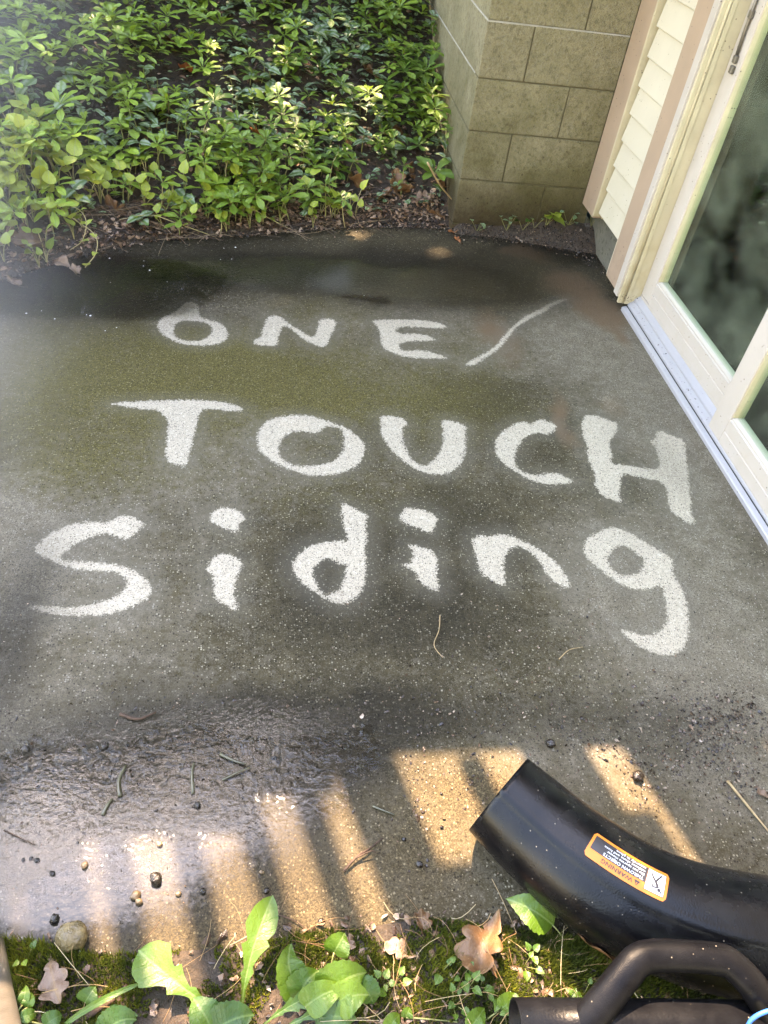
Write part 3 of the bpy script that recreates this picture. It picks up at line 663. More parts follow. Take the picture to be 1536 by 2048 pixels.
def strip_z(x, y):
    t = np.clip((y-back_edge(x))/.12, 0, 1)
    return -.006 + .088*t**.8 + (fbm(x, y, .05, 3, 71)-.5)*.022*np.clip(t*4, .1, 1)
V, F = grid_mesh(.79, 1.475, 3.22, 3.432, 90, 30, strip_z, lambda x, y: y > back_edge(x)-.01)
whole('mulch_strip', V, F, M['soil'], None, None, kind='structure', base=(1.1, 3.35, 0), smooth=True)
def near_z(x, y):
    t = np.clip((near_edge(x)-y)/.10, -1, 1)
    return np.where(t > 0, .004+.016*np.abs(t)**.7, .004+.12*t) + (fbm(x, y, .05, 4, 81)-.5)*.02*np.clip(np.abs(t)*3, .2, 1)
V, F = grid_mesh(-1.6, 1.7, -.6, .52, 260, 90, near_z, lambda x, y: y < near_edge(x)+.035)
whole('mossy_ground', V, F, M['soil'], None, None, kind='structure', base=(0, .1, 0), smooth=True)
V, F = [(-150, -150, -.12), (150, -150, -.12), (150, 150, -.12), (-150, 150, -.12)], [(0, 1, 2, 3)]
lawn_m = plain_material('distant_lawn', (.045, .07, .018), .9, .2, vary=.4, scale=3)
whole('ground', V, F, lawn_m, None, None, kind='structure', base=(0, 0, -.12))

# ------------------------------------------------------------------ block retaining wall
wall = empty('block_wall', (.806, 3.428, 0), 'tall wall of mossy concrete blocks with its corner facing the patio', 'wall')
X0, X1, Y0, Y1 = .806, 1.44, 3.428, 7.4
J = .0032
part('mortar', *bevel_box(X0+.0055, X1, Y0+.0055, Y1, -.15, 2.62), M['mortar'], wall)
part('mortar', *bevel_box(X0+.0022, 1.399, Y0+.0022, Y0+.08, .845-.0032, .845+.0032), M['mortar_pale'], wall)
part('mortar', *bevel_box(X0+.0022, X0+.08, Y0+.081, 5.6, .642-.004, .642+.004), M['mortar_pale'], wall)
part('mortar', *bevel_box(X0+.0022, X0+.08, Y0+.081, 5.6, .845-.004, .845+.004), M['mortar_pale'], wall)
BM = {}
def block(x0, x1, y0, y1, z0, z1):
    sz = (round(x1-x0, 3), round(y1-y0, 3), round(z1-z0, 3))
    if sz not in BM:
        Vb, Fb = bevel_box(-sz[0]/2, sz[0]/2, -sz[1]/2, sz[1]/2, -sz[2]/2, sz[2]/2, .0025)
        BM[sz] = mesh_from('concrete_block', Vb, Fb, [M['block']])
    b = link('concrete_block', BM[sz], wall)
    b.location = Vector(((x0+x1)/2, (y0+y1)/2, (z0+z1)/2)) - wall.location + Vector((random.uniform(-.0008, .0008), random.uniform(-.0008, .0008), 0))
for k in range(-1, 12):
    z0, z1 = .033+.2032*k+J, .033+.2032*(k+1)-J
    if z1 > 2.62: break
    if k % 2 == 0: fx = [1.206, 1.399]; ret = .203
    else: fx = [1.0015, 1.399]; ret = .406
    x = X0
    for f in fx:
        if x == X0: block(x, f-J, Y0, Y0+ret-J, z0, z1)       # corner block
        else: block(x+J, f-.0, Y0, Y0+.19, z0, z1)
        x = f
    y = Y0+ret
    while y < Y1-.05:
        block(X0, X0+.19, y+J, min(y+.4064, Y1)-J, z0, z1); y += .4064

# ------------------------------------------------------------------ house wall with siding and sliding door
house = empty('house', (1.45, 2.0, 0), 'cream house wall with clapboard siding, tan trim and a sliding glass door', 'house')
H = house
part('foundation', *bevel_box(1.475, 1.70, 2.775, 3.427, -.1, .24), M['found'], H)
part('foundation', *bevel_box(1.475, 1.70, -1.5, 1.40, -.1, .24), M['found'], H)
# trim boards
def trim(x0, x1, y0, y1, z0, z1, m='tan', name='trim_board', b=.0018):
    return part(name, *bevel_box(x0, x1, y0, y1, z0, z1, b), M[m], H)
trim(1.400, 1.474, 3.266, 3.4265, .172, 2.75)
trim(1.398, 1.474, 2.812, 2.940, .060, 2.75)
# J channels: thin cream lips
trim(1.396, 1.474, 3.250, 3.2655, .185, 2.75, 'cream', 'siding_channel', .001)
trim(1.432, 1.474, 3.236, 3.2495, .180, 2.75, 'cream', 'siding_channel', .001)
trim(1.4005, 1.474, 2.9405, 2.9485, .064, 2.75, 'siding', 'siding_channel', .001)
for k in range(25):
    zb = .2085 + .1023*k; x_b, x_t = 1.4095, 1.4235
    ya, yb = 2.9490, 3.2355
    Vs = [(x_b, ya, zb), (x_b, yb, zb), (x_t, yb, zb+.1075), (x_t, ya, zb+.1075), (1.470, ya, zb+.004), (1.470, yb, zb+.004), (1.470, yb, zb+.1075), (1.470, ya, zb+.1075),
          (x_b+.0012, ya, zb-.0022), (x_b+.0012, yb, zb-.0022)]
    Fs = [(3, 2, 1, 0), (4, 5, 6, 7), (0, 1, 9, 8), (8, 9, 5, 4), (2, 3, 7, 6), (0, 8, 4, 7, 3), (1, 2, 6, 5, 9)]
    part('siding_board', Vs, Fs, M['siding'], H)
for k in range(25):
    zb = .2085 + .1023*k
    part('siding_board', *bevel_box(1.412, 1.470, -1.5, .70, zb, zb+.1005, .002), M['siding'], H)
part('sheathing', *bevel_box(1.4755, 1.60, 2.775, 3.4265, .2405, 2.75), M['found'], H)
part('sheathing', *bevel_box(1.4745, 1.60, -1.5, .72, .2405, 2.75), M['dark'], H)
part('wall_above_door', *bevel_box(1.42, 1.60, .7205, 2.7745, 2.12, 2.75), M['siding'], H)
# sliding door
door = empty('sliding_door', (1.45, 2.0, 0), None, None); door.parent = H; door.location = (0, 0, 0)
def dpart(name, m, *a, b=.0015):
    return part(name, *bevel_box(*a, b), M[m], door)
dpart('outer_casing', 'white', 1.392, 1.50, 2.771, 2.8115, .052, 2.12)
dpart('door_jamb', 'cream', 1.400, 1.56, 2.757, 2.7705, .030, 2.12)
Vr, Fr = sweep([(1.421, 2.756, .032), (1.421, 2.756, 2.12)], .0055, 10); part('jamb_ridge', Vr, Fr, M['cream'], door, smooth=True)
dpart('door_jamb', 'cream', 1.4275, 1.445, 2.752, 2.7565, .030, 2.12, b=.001)
dpart('outer_casing', 'white', 1.392, 1.50, .72, .76, .052, 2.12)
dpart('door_jamb', 'cream', 1.400, 1.56, .7605, .775, .030, 2.12)
# sill profile extruded along Y
def extrude_y(prof, y0, y1):
    n = len(prof); Vv = [(x, y0, z) for x, z in prof] + [(x, y1, z) for x, z in prof]
    Ff = [(i, (i+1) % n, n+(i+1) % n, n+i) for i in range(n)] + [tuple(range(n-1, -1, -1)), tuple(range(n, 2*n))]
    return Vv, Ff
def sillpart(name, m, prof, y0=.776, y1=2.7565): return part(name, *extrude_y(prof, y0, y1), M[m], door)
sillpart('sill_lip', 'alu', [(1.4245, -.01), (1.4245, .0125), (1.4275, .0155), (1.442, .020), (1.442, -.01)])
sillpart('sill_groove', 'dark', [(1.4425, -.01), (1.4425, .019), (1.4455, .022), (1.4455, -.01)])  # solid dark strip drawn in place of an open groove
sillpart('sill_track', 'alu', [(1.446, -.01), (1.446, .030), (1.4485, .032), (1.4665, .044), (1.4665, -.01)])
sillpart('sill_track', 'alu', [(1.467, -.01), (1.467, .0515), (1.4695, .053), (1.487, .067), (1.487, -.01)])
sillpart('sill_base', 'white', [(1.4875, -.01), (1.4875, .076), (1.56, .08), (1.56, -.01)])
def door_panel(x, y0, y1, z0, label, zt=2.08, side='both'):
    pn = bpy.data.objects.new('door_panel', None); COL.objects.link(pn); pn.parent = door; pn.location = Vector((x, (y0+y1)/2, z0)) - wloc(door)
    pn['label'] = label
    def pp(name, m, V, F): return part(name, V, F, M[m], pn)
    sw = .086
    for a, b, nm in ((y0, y0+sw, 'stile'), (y1-sw, y1, 'stile')):
        pp(nm, 'white', *bevel_box(x, x+.045, a, b, z0+.0005, zt, .002))
    for a, b in ((y0+sw-.0005, y0+sw+.0065), (y1-sw-.0065, y1-sw+.0005)):
        pp('glazing_bead', 'cream', *bevel_box(x+.004, x+.03, a, b, z0+.10, zt-.08, .001))
    y0i, y1i = y0+sw+.0008, y1-sw-.0008
    prof = [(x+.0, z0), (x, z0+.042), (x+.003, z0+.0445), (x+.003, z0+.047), (x+.0008, z0+.049), (x+.0008, z0+.088), (x+.006, z0+.0905), (x+.006, z0+.096), (x+.014, z0+.1015), (x+.043, z0+.1015), (x+.043, z0)]
    pp('bottom_rail', 'white', *extrude_y(prof, y0i, y1i))
    pp('top_rail', 'white', *bevel_box(x, x+.045, y0i, y1i, zt-.08, zt, .002))
    pp('glass_pane', 'glass', *bevel_box(x+.019, x+.0235, y0i+.004, y1i-.004, z0+.1, zt-.078))
    return pn
door_panel(1.4880, 1.86, 2.7565, .0765, 'fixed far glass panel of the sliding door')
door_panel(1.4475, .79, 1.928, .0335, 'sliding near glass panel of the door')
# latch hardware on the far stile
Vr, Fr = sweep([(1.480, 2.705, .935), (1.480, 2.712, 1.02), (1.480, 2.716, 1.30)], .0055, 10); part('latch_bar', Vr, Fr, M['steel'], door, smooth=True)
for zz, yy in ((.915, 2.703), (.945, 2.706), (1.07, 2.713)):
    part('latch_bracket', *bevel_box(1.474, 1.4875, yy-.010, yy+.010, zz-.012, zz+.012, .003), M['steel'], door)
# the dim room behind the glass; far wall gap added to let light in
room = [('room_floor', (1.565, 4.6, -.6, 4.2, .0, .05), 'carpet'), ('room_wall', (4.6, 4.7, -.6, 4.2, .0, .35), 'room'), ('room_wall', (4.6, 4.7, -.6, 4.2, 2.2, 2.6), 'room'),
        ('room_wall', (1.61, 4.6, 4.2, 4.3, .0, 2.6), 'room'), ('room_wall', (1.61, 4.6, -.7, -.6, .0, 2.6), 'room'), ('room_ceiling', (1.61, 4.6, -.6, 4.2, 2.6, 2.7), 'room')]
for nm, b, m in room: part(nm, *bevel_box(*b), M[m], H)
part('roof_slab', *bevel_box(1.35, 5.0, -1.6, 7.4, 2.76, 2.95), M['wood'], H)

# ------------------------------------------------------------------ unseen deck assumed overhead to shade the patio; railing shaped to throw light bars
deck = empty('shade_deck', (0, 3.4, 0), 'unseen timber deck assumed above the patio to cast its shade', 'deck')
DY0, DZ = 2.345, 2.62
def wood(name, a, parent=deck): return part(name, *bevel_box(*a, .004), M['wood'], parent)
y = DY0
while y < 3.28:
    wood('deck_board', (-1.10, 1.33, y, y+.138, DZ-.028, DZ)); y += .1415
wood('rim_joist', (-1.10, 1.33, DY0+.002, DY0+.04, DZ-.21, DZ-.029)); wood('rim_joist', (-1.10, 1.33, 3.302, 3.34, DZ-.21, DZ-.029))
for x in np.arange(-1.05, 1.3, .40): wood('joist', (x, x+.038, DY0+.045, 3.30, DZ-.21, DZ-.029))
wood('post', (-1.17, -1.105, 2.36, 2.45, -.1, DZ+.9)); wood('beam', (-1.169, 1.33, 2.385, 2.43, DZ-.36, DZ-.2105))
for x in (-.92, -.305, .10, .72, 1.23): wood('railing_post', (x-.045, x+.045, DY0-.02, DY0+.05, DZ+.001, DZ+.98))
for x in (-1.02, -.81, -.683, -.555, -.435, -.07): wood('baluster', (x-.025, x+.025, DY0+.0, DY0+.036, DZ+.06, DZ+.92))
wood('top_rail', (-1.10, 1.33, DY0-.03, DY0+.065, DZ+.921, DZ+.96))
for k, x in enumerate([.045, .272, .47, .62, .765, .91, 1.06]): wood('shade_board', (x, x+.143, DY0+.052, DY0+.07, DZ+.001, DZ+.92))  # unseen boards added to block sun from parts of the slab and chute
wood('shade_box', (-.86, -.52, DY0-.165, DY0-.031, DZ-.20, DZ-.02))  # unseen boxes added so the left light bars start lower
wood('shade_box', (-.518, -.32, DY0-.165, DY0-.031, DZ-.30, DZ-.14))
wood('shade_board', (-.085, .044, DY0-.019, DY0-.002, DZ+.30, DZ+.90))
wood('shade_board', (.19, .271, DY0-.019, DY0-.002, DZ+.22, DZ+.90))
wood('shade_board', (.418, .469, DY0+.052, DY0+.07, DZ+.001, DZ+.92))
wood('shade_board', (-.259, -.216, DY0-.019, DY0-.002, DZ-.05, DZ+.90))
wood('shade_board', (-.214, -.087, DY0-.019, DY0-.002, DZ+.36, DZ+.58))

# ------------------------------------------------------------------ leaf shapes
def leaf_shape(L, Wd, prof, nl=7, nc=4, fold=.25, droop=.3, tooth=0.0, twist=0.0, seed=0, wav=0.0):
    """leaf along +Y from the origin, upper side +Z; prof = list of (t, halfwidth 0..1)"""
    rr = np.random.default_rng(seed)
    ts = np.linspace(0, 1, nl); pt = np.array(prof)
    w = np.interp(ts, pt[:, 0], pt[:, 1])*Wd/2
    Vv = []; uv = []
    for i, t in enumerate(ts):
        wl_ = w[i]; 
        if tooth and 0 < i < nl-1: wl_ *= (1+tooth*(1 if i % 2 else -1))
        yy = L*t; zz = -droop*L*t*t
        for j in range(nc+1):
            s = j/nc*2-1
            x = s*wl_; z = zz + fold*abs(x) + wav*wl_*math.sin(t*9+s*2+seed)*abs(s)
            y = yy + (tooth*L*.04*abs(s) if (tooth and i % 2) else 0)
            Vv.append((x*math.cos(twist*t)-0, y, z + x*math.sin(twist*t))); uv.append((.5+s*.5*(wl_/(Wd/2) if Wd else 1), t))
    Ff = []
    for i in range(nl-1):
        for j in range(nc):
            a = i*(nc+1)+j; Ff.append((a, a+1, a+nc+2, a+nc+1))
    return np.array(Vv), Ff, np.array(uv)
P_PACHY = [(0, .07), (.15, .12), (.35, .42), (.55, .80), (.72, 1.0), (.85, .86), (.94, .52), (1, .05)]
P_OVATE = [(0, .05), (.08, .55), (.22, .92), (.38, 1.0), (.58, .85), (.78, .52), (.92, .2), (1, .02)]
P_HEART = [(0, .42), (.06, .82), (.2, 1.0), (.4, .98), (.62, .78), (.82, .45), (.94, .18), (1, .02)]
P_LANCE = [(0, .05), (.2, .55), (.45, 1.0), (.7, .8), (.9, .35), (1, .02)]

def rotmat(az, el, roll=0.0):
    """leaf direction: azimuth az, elevation el"""
    return (Matrix.Rotation(az, 3, 'Z') @ Matrix.Rotation(el, 3, 'X') @ Matrix.Rotation(roll, 3, 'Y'))

class LeafKind:
    def __init__(s, name, mat, variants): s.name = name; s.var = variants; s.mesh = [mesh_from(name, v, f, [mat], uv=u, smooth=True) for v, f, u in variants]
pachy_var = [leaf_shape(1, .40, P_PACHY, 9, 4, .22, d, .07, seed=i, wav=.12) for i, d in enumerate((.12, .25, .40))]
lam_var = [leaf_shape(1, .74, P_OVATE, 9, 4, .18, d, .05, seed=i+5, wav=.10) for i, d in enumerate((.15, .35, .5))]
heart_var = [leaf_shape(1, .86, P_HEART, 8, 4, .20, d, .03, seed=i+9, wav=.10) for i, d in enumerate((.1, .3, .45))]
LK = dict(pachy=LeafKind('leaf', M['pachy'], pachy_var), lam=LeafKind('leaf', M['lam'], lam_var), heart=LeafKind('leaf', M['lime'], heart_var),
          weed=LeafKind('leaf', M['weed'], heart_var), weedo=LeafKind('leaf', M['weed'], lam_var), lamh=LeafKind('leaf', M['weed_dark'], heart_var))

def pachy_leaves(h, size, r):
    """list of (origin, az, el, roll, length)"""
    out = []; n = r.integers(6, 9); a0 = r.uniform(0, 6.28)
    for i in range(n):
        out.append(((0, 0, h-r.uniform(0, .012)), a0+i*6.283/n*1.0+r.uniform(-.22, .22), r.uniform(.10, .55), r.uniform(-.2, .2), size*r.uniform(.85, 1.15)))
    for i in range(r.integers(2, 4)):
        out.append(((0, 0, h+.004), r.uniform(0, 6.28), r.uniform(.8, 1.25), 0, size*r.uniform(.45, .65)))
    if h > .09:
        for i in range(r.integers(2, 5)):
            out.append(((0, 0, h*r.uniform(.45, .75)), r.uniform(0, 6.28), r.uniform(-.1, .3), r.uniform(-.2, .2), size*r.uniform(.7, .95)))
    return out
def lam_leaves(h, size, r):
    out = []; a0 = r.uniform(0, 6.28); z = h
    for k in range(r.integers(2, 4)):
        for s in (0, 1):
            out.append(((0, 0, z), a0+k*1.57+s*3.14+r.uniform(-.3, .3), r.uniform(.05, .5), r.uniform(-.25, .25), size*(1-.12*k)*r.uniform(.85, 1.1)))
        z -= h*.33
    return out

STEMS = {}
def stem_mesh(h, mat):
    k = (round(h, 2), mat)
    if k not in STEMS:
        rr = random.Random(int(h*1000)); b = rr.uniform(-.2, .2)*h
        pth = [(0, 0, -.02), (b*.5, b*.3, h*.35), (b*.6, -b*.2, h*.7), (0, 0, h)]
        Vv, Ff = sweep(pth, [.0028, .0026, .0024, .002], 5, cap=False); STEMS[k] = mesh_from('stem', Vv, Ff, [M[mat]], smooth=True)
    return STEMS[k]

def plant_thing(name, x, y, z, h, leaves, kind, tint, label, cat, group, lean=(0, 0), stem='stem'):
    root = empty(name, (x, y, z), label, cat, group)
    root.rotation_euler = (lean[0], lean[1], 0)
    link('stem', stem_mesh(h, stem), root)
    for (og, az, el, roll, L) in leaves:
        o = link('leaf', LK[kind].mesh[random.randrange(3)], root)
        o.location = og; o.rotation_euler = rotmat(az, el, roll).to_euler(); o.scale = (L, L, L)
        o.color = (min(1, max(0, tint+random.uniform(-.08, .08))), 0, 0, 1)
    return root

def add_plant_to(mb, x, y, z, h, leaves, var, tint, lean):
    Rl = Matrix.Rotation(lean[1], 3, 'Y') @ Matrix.Rotation(lean[0], 3, 'X')
    for (og, az, el, roll, L) in leaves:
        v, f, u = var[random.randrange(3)]
        A = np.array(Rl @ rotmat(az, el, roll))
        Vw = (v*L) @ A.T + np.array(Rl @ Vector(og)) + np.array((x, y, z))
        mb.add(Vw, f, u, tint=float(np.clip(tint+rng.uniform(-.08, .08), 0, 1)))

# what each plant is like depends on where it stands
BARE = [((-0.4293, 3.9557), 0.1), ((-0.3499, 4.1584), 0.08), ((0.0021, 4.276), 0.08), ((-0.4514, 4.3182), 0.13), ((0.3071, 3.4383), 0.1), ((0.5478, 3.5764), 0.2), ((0.7425, 3.5902), 0.14), ((-0.6937, 3.158), 0.1), ((-0.1908, 4.273), 0.07), ((0.5085, 4.3395), 0.08)]
LAMZ = [((-0.0881, 3.968), 0.28), ((0.1008, 3.9063), 0.2), ((0.2982, 4.1508), 0.25), ((-0.2441, 3.8335), 0.18), ((0.3918, 3.9318), 0.18), ((-0.2415, 4.3563), 0.2), ((-0.4979, 3.6764), 0.14), ((-0.7486, 3.5263), 0.16), ((-0.866, 3.3976), 0.12), ((0.227, 4.4224), 0.25), ((0.0084, 3.7351), 0.14)]
cands = []
tries = 0
acc = []
cell = {}
def far_enough(x, y, d):
    i, j = int(x//.07), int(y//.07)
    for a in (-1, 0, 1):
        for b in (-1, 0, 1):
            for (u, v) in cell.get((i+a, j+b), ()):
                if (u-x)**2+(v-y)**2 < d*d: return False
    cell.setdefault((i, j), []).append((x, y)); return True
r_ = np.random.default_rng(21)
while len(acc) < 2000 and tries < 120000:
    tries += 1
    x = r_.uniform(-2.3, .78); y = r_.uniform(2.3, 6.0)
    t = y-float(back_edge(x))
    if t < (.004 if x < .33 else .09): continue
    if x > 1.2*y - 3.1 and x > .72: continue
    dens = 1.0
    for (bx, by), br in BARE:
        dens *= 1-.9*math.exp(-((x-bx)**2+(y-by)**2)/br**2)
    if t < .30 and x > .25: dens *= .55
    if r_.uniform() > dens: continue
    if t < .30 and x < -.30 and r_.uniform() < .86: continue
    if not far_enough(x, y, .039): continue
    lam = .12
    for (bx, by), br in LAMZ: lam = max(lam, .85*math.exp(-((x-bx)**2+(y-by)**2)/br**2))
    acc.append((x, y, t, r_.uniform() < lam))
acc.sort(key=lambda a: a[0]**2*.3+a[1]**2)
def zone_label(s, x, t):
    a = 'on the left slope' if x < -.45 else 'on the middle slope' if x < .30 else 'on the slope near the block wall'
    return s + ', ' + ('low ' if t < .45 else 'midway ' if t < .95 else 'high ') + a
mbp, mbl = MB(), MB()
npachy = nlam = 0
for (x, y, t, lam) in acc:
    z = float(hill_z(x, y)); d = math.hypot(x, y)
    left = np.clip((.25-x)/1.3, 0, 1)  # tint rises leftward, painting in the brighter light on that side
    tint = float(np.clip(.20+.75*left+r_.normal(0, .16), 0, 1))
    if r_.uniform() < .05: tint = min(1, tint+.4)
    lean = (r_.uniform(-.25, .15)+.12, r_.uniform(-.22, .22))
    size = r_.uniform(.050, .082)*r_.choice([.8, 1.0, 1.0, 1.25])
    if lam:
        h = r_.uniform(.035, .11); lv = lam_leaves(h, size*.80, r_)
        if nlam < 130:
            nlam += 1
            plant_thing('nettle_plant', x, y, z, h, lv, 'lam', tint*.8, zone_label('low plant with silver marked oval leaves', x, t), 'plant', 'silver leaved nettles on the slope', lean)
        else: add_plant_to(mbl, x, y, z, h, lv, lam_var, tint*.8, lean)
    else:
        h = r_.uniform(.07, .17); lv = pachy_leaves(h, size, r_)
        if npachy < 300:
            npachy += 1
            plant_thing('pachysandra_plant', x, y, z, h, lv, 'pachy', tint, zone_label('green groundcover plant with whorled toothed leaves', x, t), 'plant', 'groundcover plants on the slope', lean, stem='pale_stem' if r_.uniform() < .35 else 'stem')
        else: add_plant_to(mbp, x, y, z, h, lv, pachy_var, tint, lean)
for _ in range(4200):
    x = r_.uniform(-2.2, .78); y = r_.uniform(2.4, 5.6); t = y-float(back_edge(x))
    if t < .05: continue
    v, f, u = (lam_var if r_.uniform() < .7 else heart_var)[random.randrange(3)]
    A = np.array(rotmat(r_.uniform(0, 6.28), r_.uniform(-.1, .7), r_.uniform(-.3, .3))); L = r_.uniform(.018, .042)
    mbl.add((v*L)@A.T+(x, y, float(hill_z(x, y))+r_.uniform(.02, .06)), f, u, tint=float(np.clip(.2+.6*np.clip((.25-x)/1.3, 0, 1)+r_.normal(0, .15), 0, 1)))  # same leftward brightening put into the tint
mbp.whole('pachysandra_groundcover', M['pachy_s'], 'green groundcover leaves spreading up the slope', 'groundcover', kind='stuff', smooth=True)
mbl.whole('nettle_groundcover', M['lam_s'], 'silver marked leaves spreading among the groundcover', 'groundcover', kind='stuff', smooth=True)

# heart-leaved seedlings along the front of the slope
SEED = [(-0.9507, 3.0792, 5, 0.06, 0.85), (-0.9964, 2.9832, 5, 0.062, 0.8), (-0.8801, 3.2128, 4, 0.06, 0.9), (-0.8089, 3.211, 4, 0.055, 0.75), (-0.7477, 3.1492, 4, 0.055, 0.6), (-1.0291, 3.1539, 5, 0.06, 0.95), (-0.9462, 3.3191, 4, 0.055, 1.0), (-0.8271, 3.0573, 3, 0.05, 0.5), (-0.7176, 3.2148, 3, 0.05, 0.7), (-0.9319, 2.9322, 4, 0.05, 0.45), (-0.851, 2.9581, 3, 0.045, 0.5), (-0.9858, 2.8396, 4, 0.045, 0.3), (-0.7553, 3.0438, 3, 0.045, 0.6), (-0.9935, 2.7748, 3, 0.04, 0.3), (-0.5465, 3.2384, 2, 0.045, 0.7), (-0.466, 3.2217, 4, 0.045, 0.55), (-0.4379, 3.2535, 3, 0.04, 0.5), (-0.3913, 3.3336, 2, 0.05, 0.6), (-0.3117, 3.4047, 2, 0.055, 0.7), (-0.2377, 3.4105, 3, 0.055, 0.7), (-0.1627, 3.4162, 2, 0.055, 0.75), (-0.2644, 3.2929, 4, 0.05, 0.65), (-0.2017, 3.307, 3, 0.045, 0.6), (-0.0758, 3.4129, 3, 0.045, 0.55), (-0.0317, 3.3974, 3, 0.05, 0.5), (0.079, 3.4154, 2, 0.045, 0.5), (0.1692, 3.4627, 2, 0.045, 0.55), (0.1918, 3.3975, 3, 0.04, 0.5), (0.2602, 3.3991, 3, 0.045, 0.4), (0.0135, 3.3119, 3, 0.035, 0.35), (-0.115, 3.2537, 3, 0.035, 0.3), (-0.1576, 3.2573, 3, 0.03, 0.3), (-0.6676, 3.2874, 3, 0.05, 0.6), (-0.6132, 3.3336, 3, 0.05, 0.55), (-0.8973, 3.0632, 4, 0.055, 0.75), (-0.9871, 3.1014, 4, 0.06, 0.95), (-1.0298, 3.0381, 4, 0.06, 0.9), (-0.8355, 3.2903, 3, 0.05, 0.9), (-0.9852, 3.2185, 4, 0.055, 1.0), (-1.0268, 2.9032, 4, 0.05, 0.6), (-0.3656, 3.2439, 3, 0.04, 0.5), (0.3537, 3.4379, 2, 0.04, 0.4)]
SEED = SEED + [(x+r_.normal(0, .06), y+r_.normal(0, .05), n, sz*.8, tnt*.8) for (x, y, n, sz, tnt) in SEED]
for i, (x, y, n, sz, tnt) in enumerate(SEED):
    y = max(y, float(back_edge(x))+.01)
    z = float(hill_z(x, y)); lv = []
    root = empty('heart_leaf_plant', (x, y, z), ('yellow green seedling with round leaves ' + ('at the left front of the slope' if x < -.45 else 'by the nest of stems' if x < .05 else 'at the right front of the slope')), 'plant', 'round leaved seedlings at the edge of the slope')
    for k in range(n):
        az = r_.uniform(0, 6.28); hh = r_.uniform(.05, .13)*(.6+sz*8); rad = r_.uniform(.01, .05)
        tip = Vector((math.cos(az)*rad, math.sin(az)*rad-.02, hh))
        pth = bez((0, 0, -.01), (tip.x*.2, tip.y*.2, hh*.7), tuple(tip), 5)
        Vv, Ff = sweep(pth, .0017, 5, cap=False)
        so = link('petiole', mesh_from('petiole', Vv, Ff, [M['pale_stem'] if k % 3 == 0 else M['stem']], smooth=True), root)
        lo = link('leaf', LK['heart'].mesh[random.randrange(3)], root)
        L = sz*r_.uniform(.85, 1.35)
        lo.location = tip; lo.rotation_euler = rotmat(r_.uniform(-1.4, 1.4)+math.pi*(r_.uniform() < .35), r_.uniform(.3, 1.35), r_.uniform(-.4, .4)).to_euler(); lo.scale = (L, L, L)
        lo.color = (float(np.clip(tnt+r_.uniform(-.15, .15), 0, 1)), 0, 0, 1)

# trailing vines at the front left
for i, pth in enumerate([[(-0.8432, 3.0469, 0.12310781979677324), (-0.7707, 3.0169, 0.16), (-0.7171, 2.9349, 0.15), (-0.7365, 2.9128, 0.08), (-0.7928, 2.9255, 0.03)], [(-0.9392, 2.9924, 0.1307330787175837), (-0.8416, 2.9527, 0.2), (-0.7673, 2.973, 0.13), (-0.6839, 2.8983, 0.11), (-0.6804, 2.8569, 0.06), (-0.7205, 2.8196, 0.015)], [(-0.2861, 3.3099, 0.08529345233190404), (-0.1963, 3.2456, 0.14), (-0.1134, 3.2322, 0.12), (-0.0193, 3.2862, 0.05), (0.0462, 3.2891, 0.02)], [(-0.635, 3.1361, 0.07192259131707975), (-0.515, 3.1577, 0.09), (-0.413, 3.1253, 0.08), (-0.279, 3.1735, 0.015)]]):
    pts = catmull(pth, 8)
    Vv, Ff = sweep(pts, .0016, 5)
    base = np.array(pth[0])
    root = empty('trailing_vine', tuple(base), ['thin vine arching from the slope down to the puddle', 'thin vine looping over the front leaves', 'thin pale runner bowing over the slab edge', 'short runner trailing over the nest of dry stems'][i], 'vine', None)
    part('stem', Vv, Ff, M['pale_stem'], root, smooth=True)
    for q in range(4, len(pts)-1, 7):
        lo = link('leaf', LK['heart'].mesh[random.randrange(3)], root); L = r_.uniform(.025, .045)
        lo.location = Vector(pts[q]) - root.location; lo.rotation_euler = rotmat(r_.uniform(0, 6.28), r_.uniform(.1, 1.0), 0).to_euler(); lo.scale = (L, L, L); lo.color = (r_.uniform(.35, .8), 0, 0, 1)

# ------------------------------------------------------------------ litter
def flake(mb, x, y, z, L, Wd, tilt=.6):
    a = random.uniform(0, 6.28); n = random.randint(4, 6)
    A = np.array(Matrix.Rotation(a, 3, 'Z') @ Matrix.Rotation(random.uniform(-tilt, tilt), 3, 'X') @ Matrix.Rotation(random.uniform(-tilt, tilt), 3, 'Y'))
    th = np.linspace(0, 6.283, n, endpoint=False)+random.uniform(0, 1)
    rr = np.array([random.uniform(.6, 1.0) for _ in range(n)])
    Vv = np.stack([np.cos(th)*rr*L/2, np.sin(th)*rr*Wd/2, np.array([random.uniform(-.12, .12)*L for _ in range(n)])], 1)
    Vv = np.vstack([Vv, [[0, 0, .12*L]]]) @ A.T + (x, y, z)
    mb.add(Vv, [(k, (k+1) % n, n) for k in range(n)])
mb = MB()
for _ in range(8000):
    x = r_.uniform(-2.2, .79); y = r_.uniform(2.3, 5.6)
    t = y-float(back_edge(x))
    if t < -.015: continue
    if t > .35 and r_.uniform() < .35: continue
    L = r_.uniform(.012, .05) if t > .1 else r_.uniform(.005, .02)
    flake(mb, x, y, float(hill_z(x, y))+.014, L, L*r_.uniform(.25, .8))
for _ in range(2200):
    x = r_.uniform(-1.4, .79); t = abs(r_.normal(0, .09)); y = float(back_edge(x))+t
    L = r_.uniform(.012, .042); flake(mb, x, y, float(hill_z(x, y))+.012, L, L*r_.uniform(.25, .8), .8)
mb.whole('leaf_litter', M['litter'], 'brown leaf litter lying on the slope', 'litter', kind='stuff')
mb = MB()
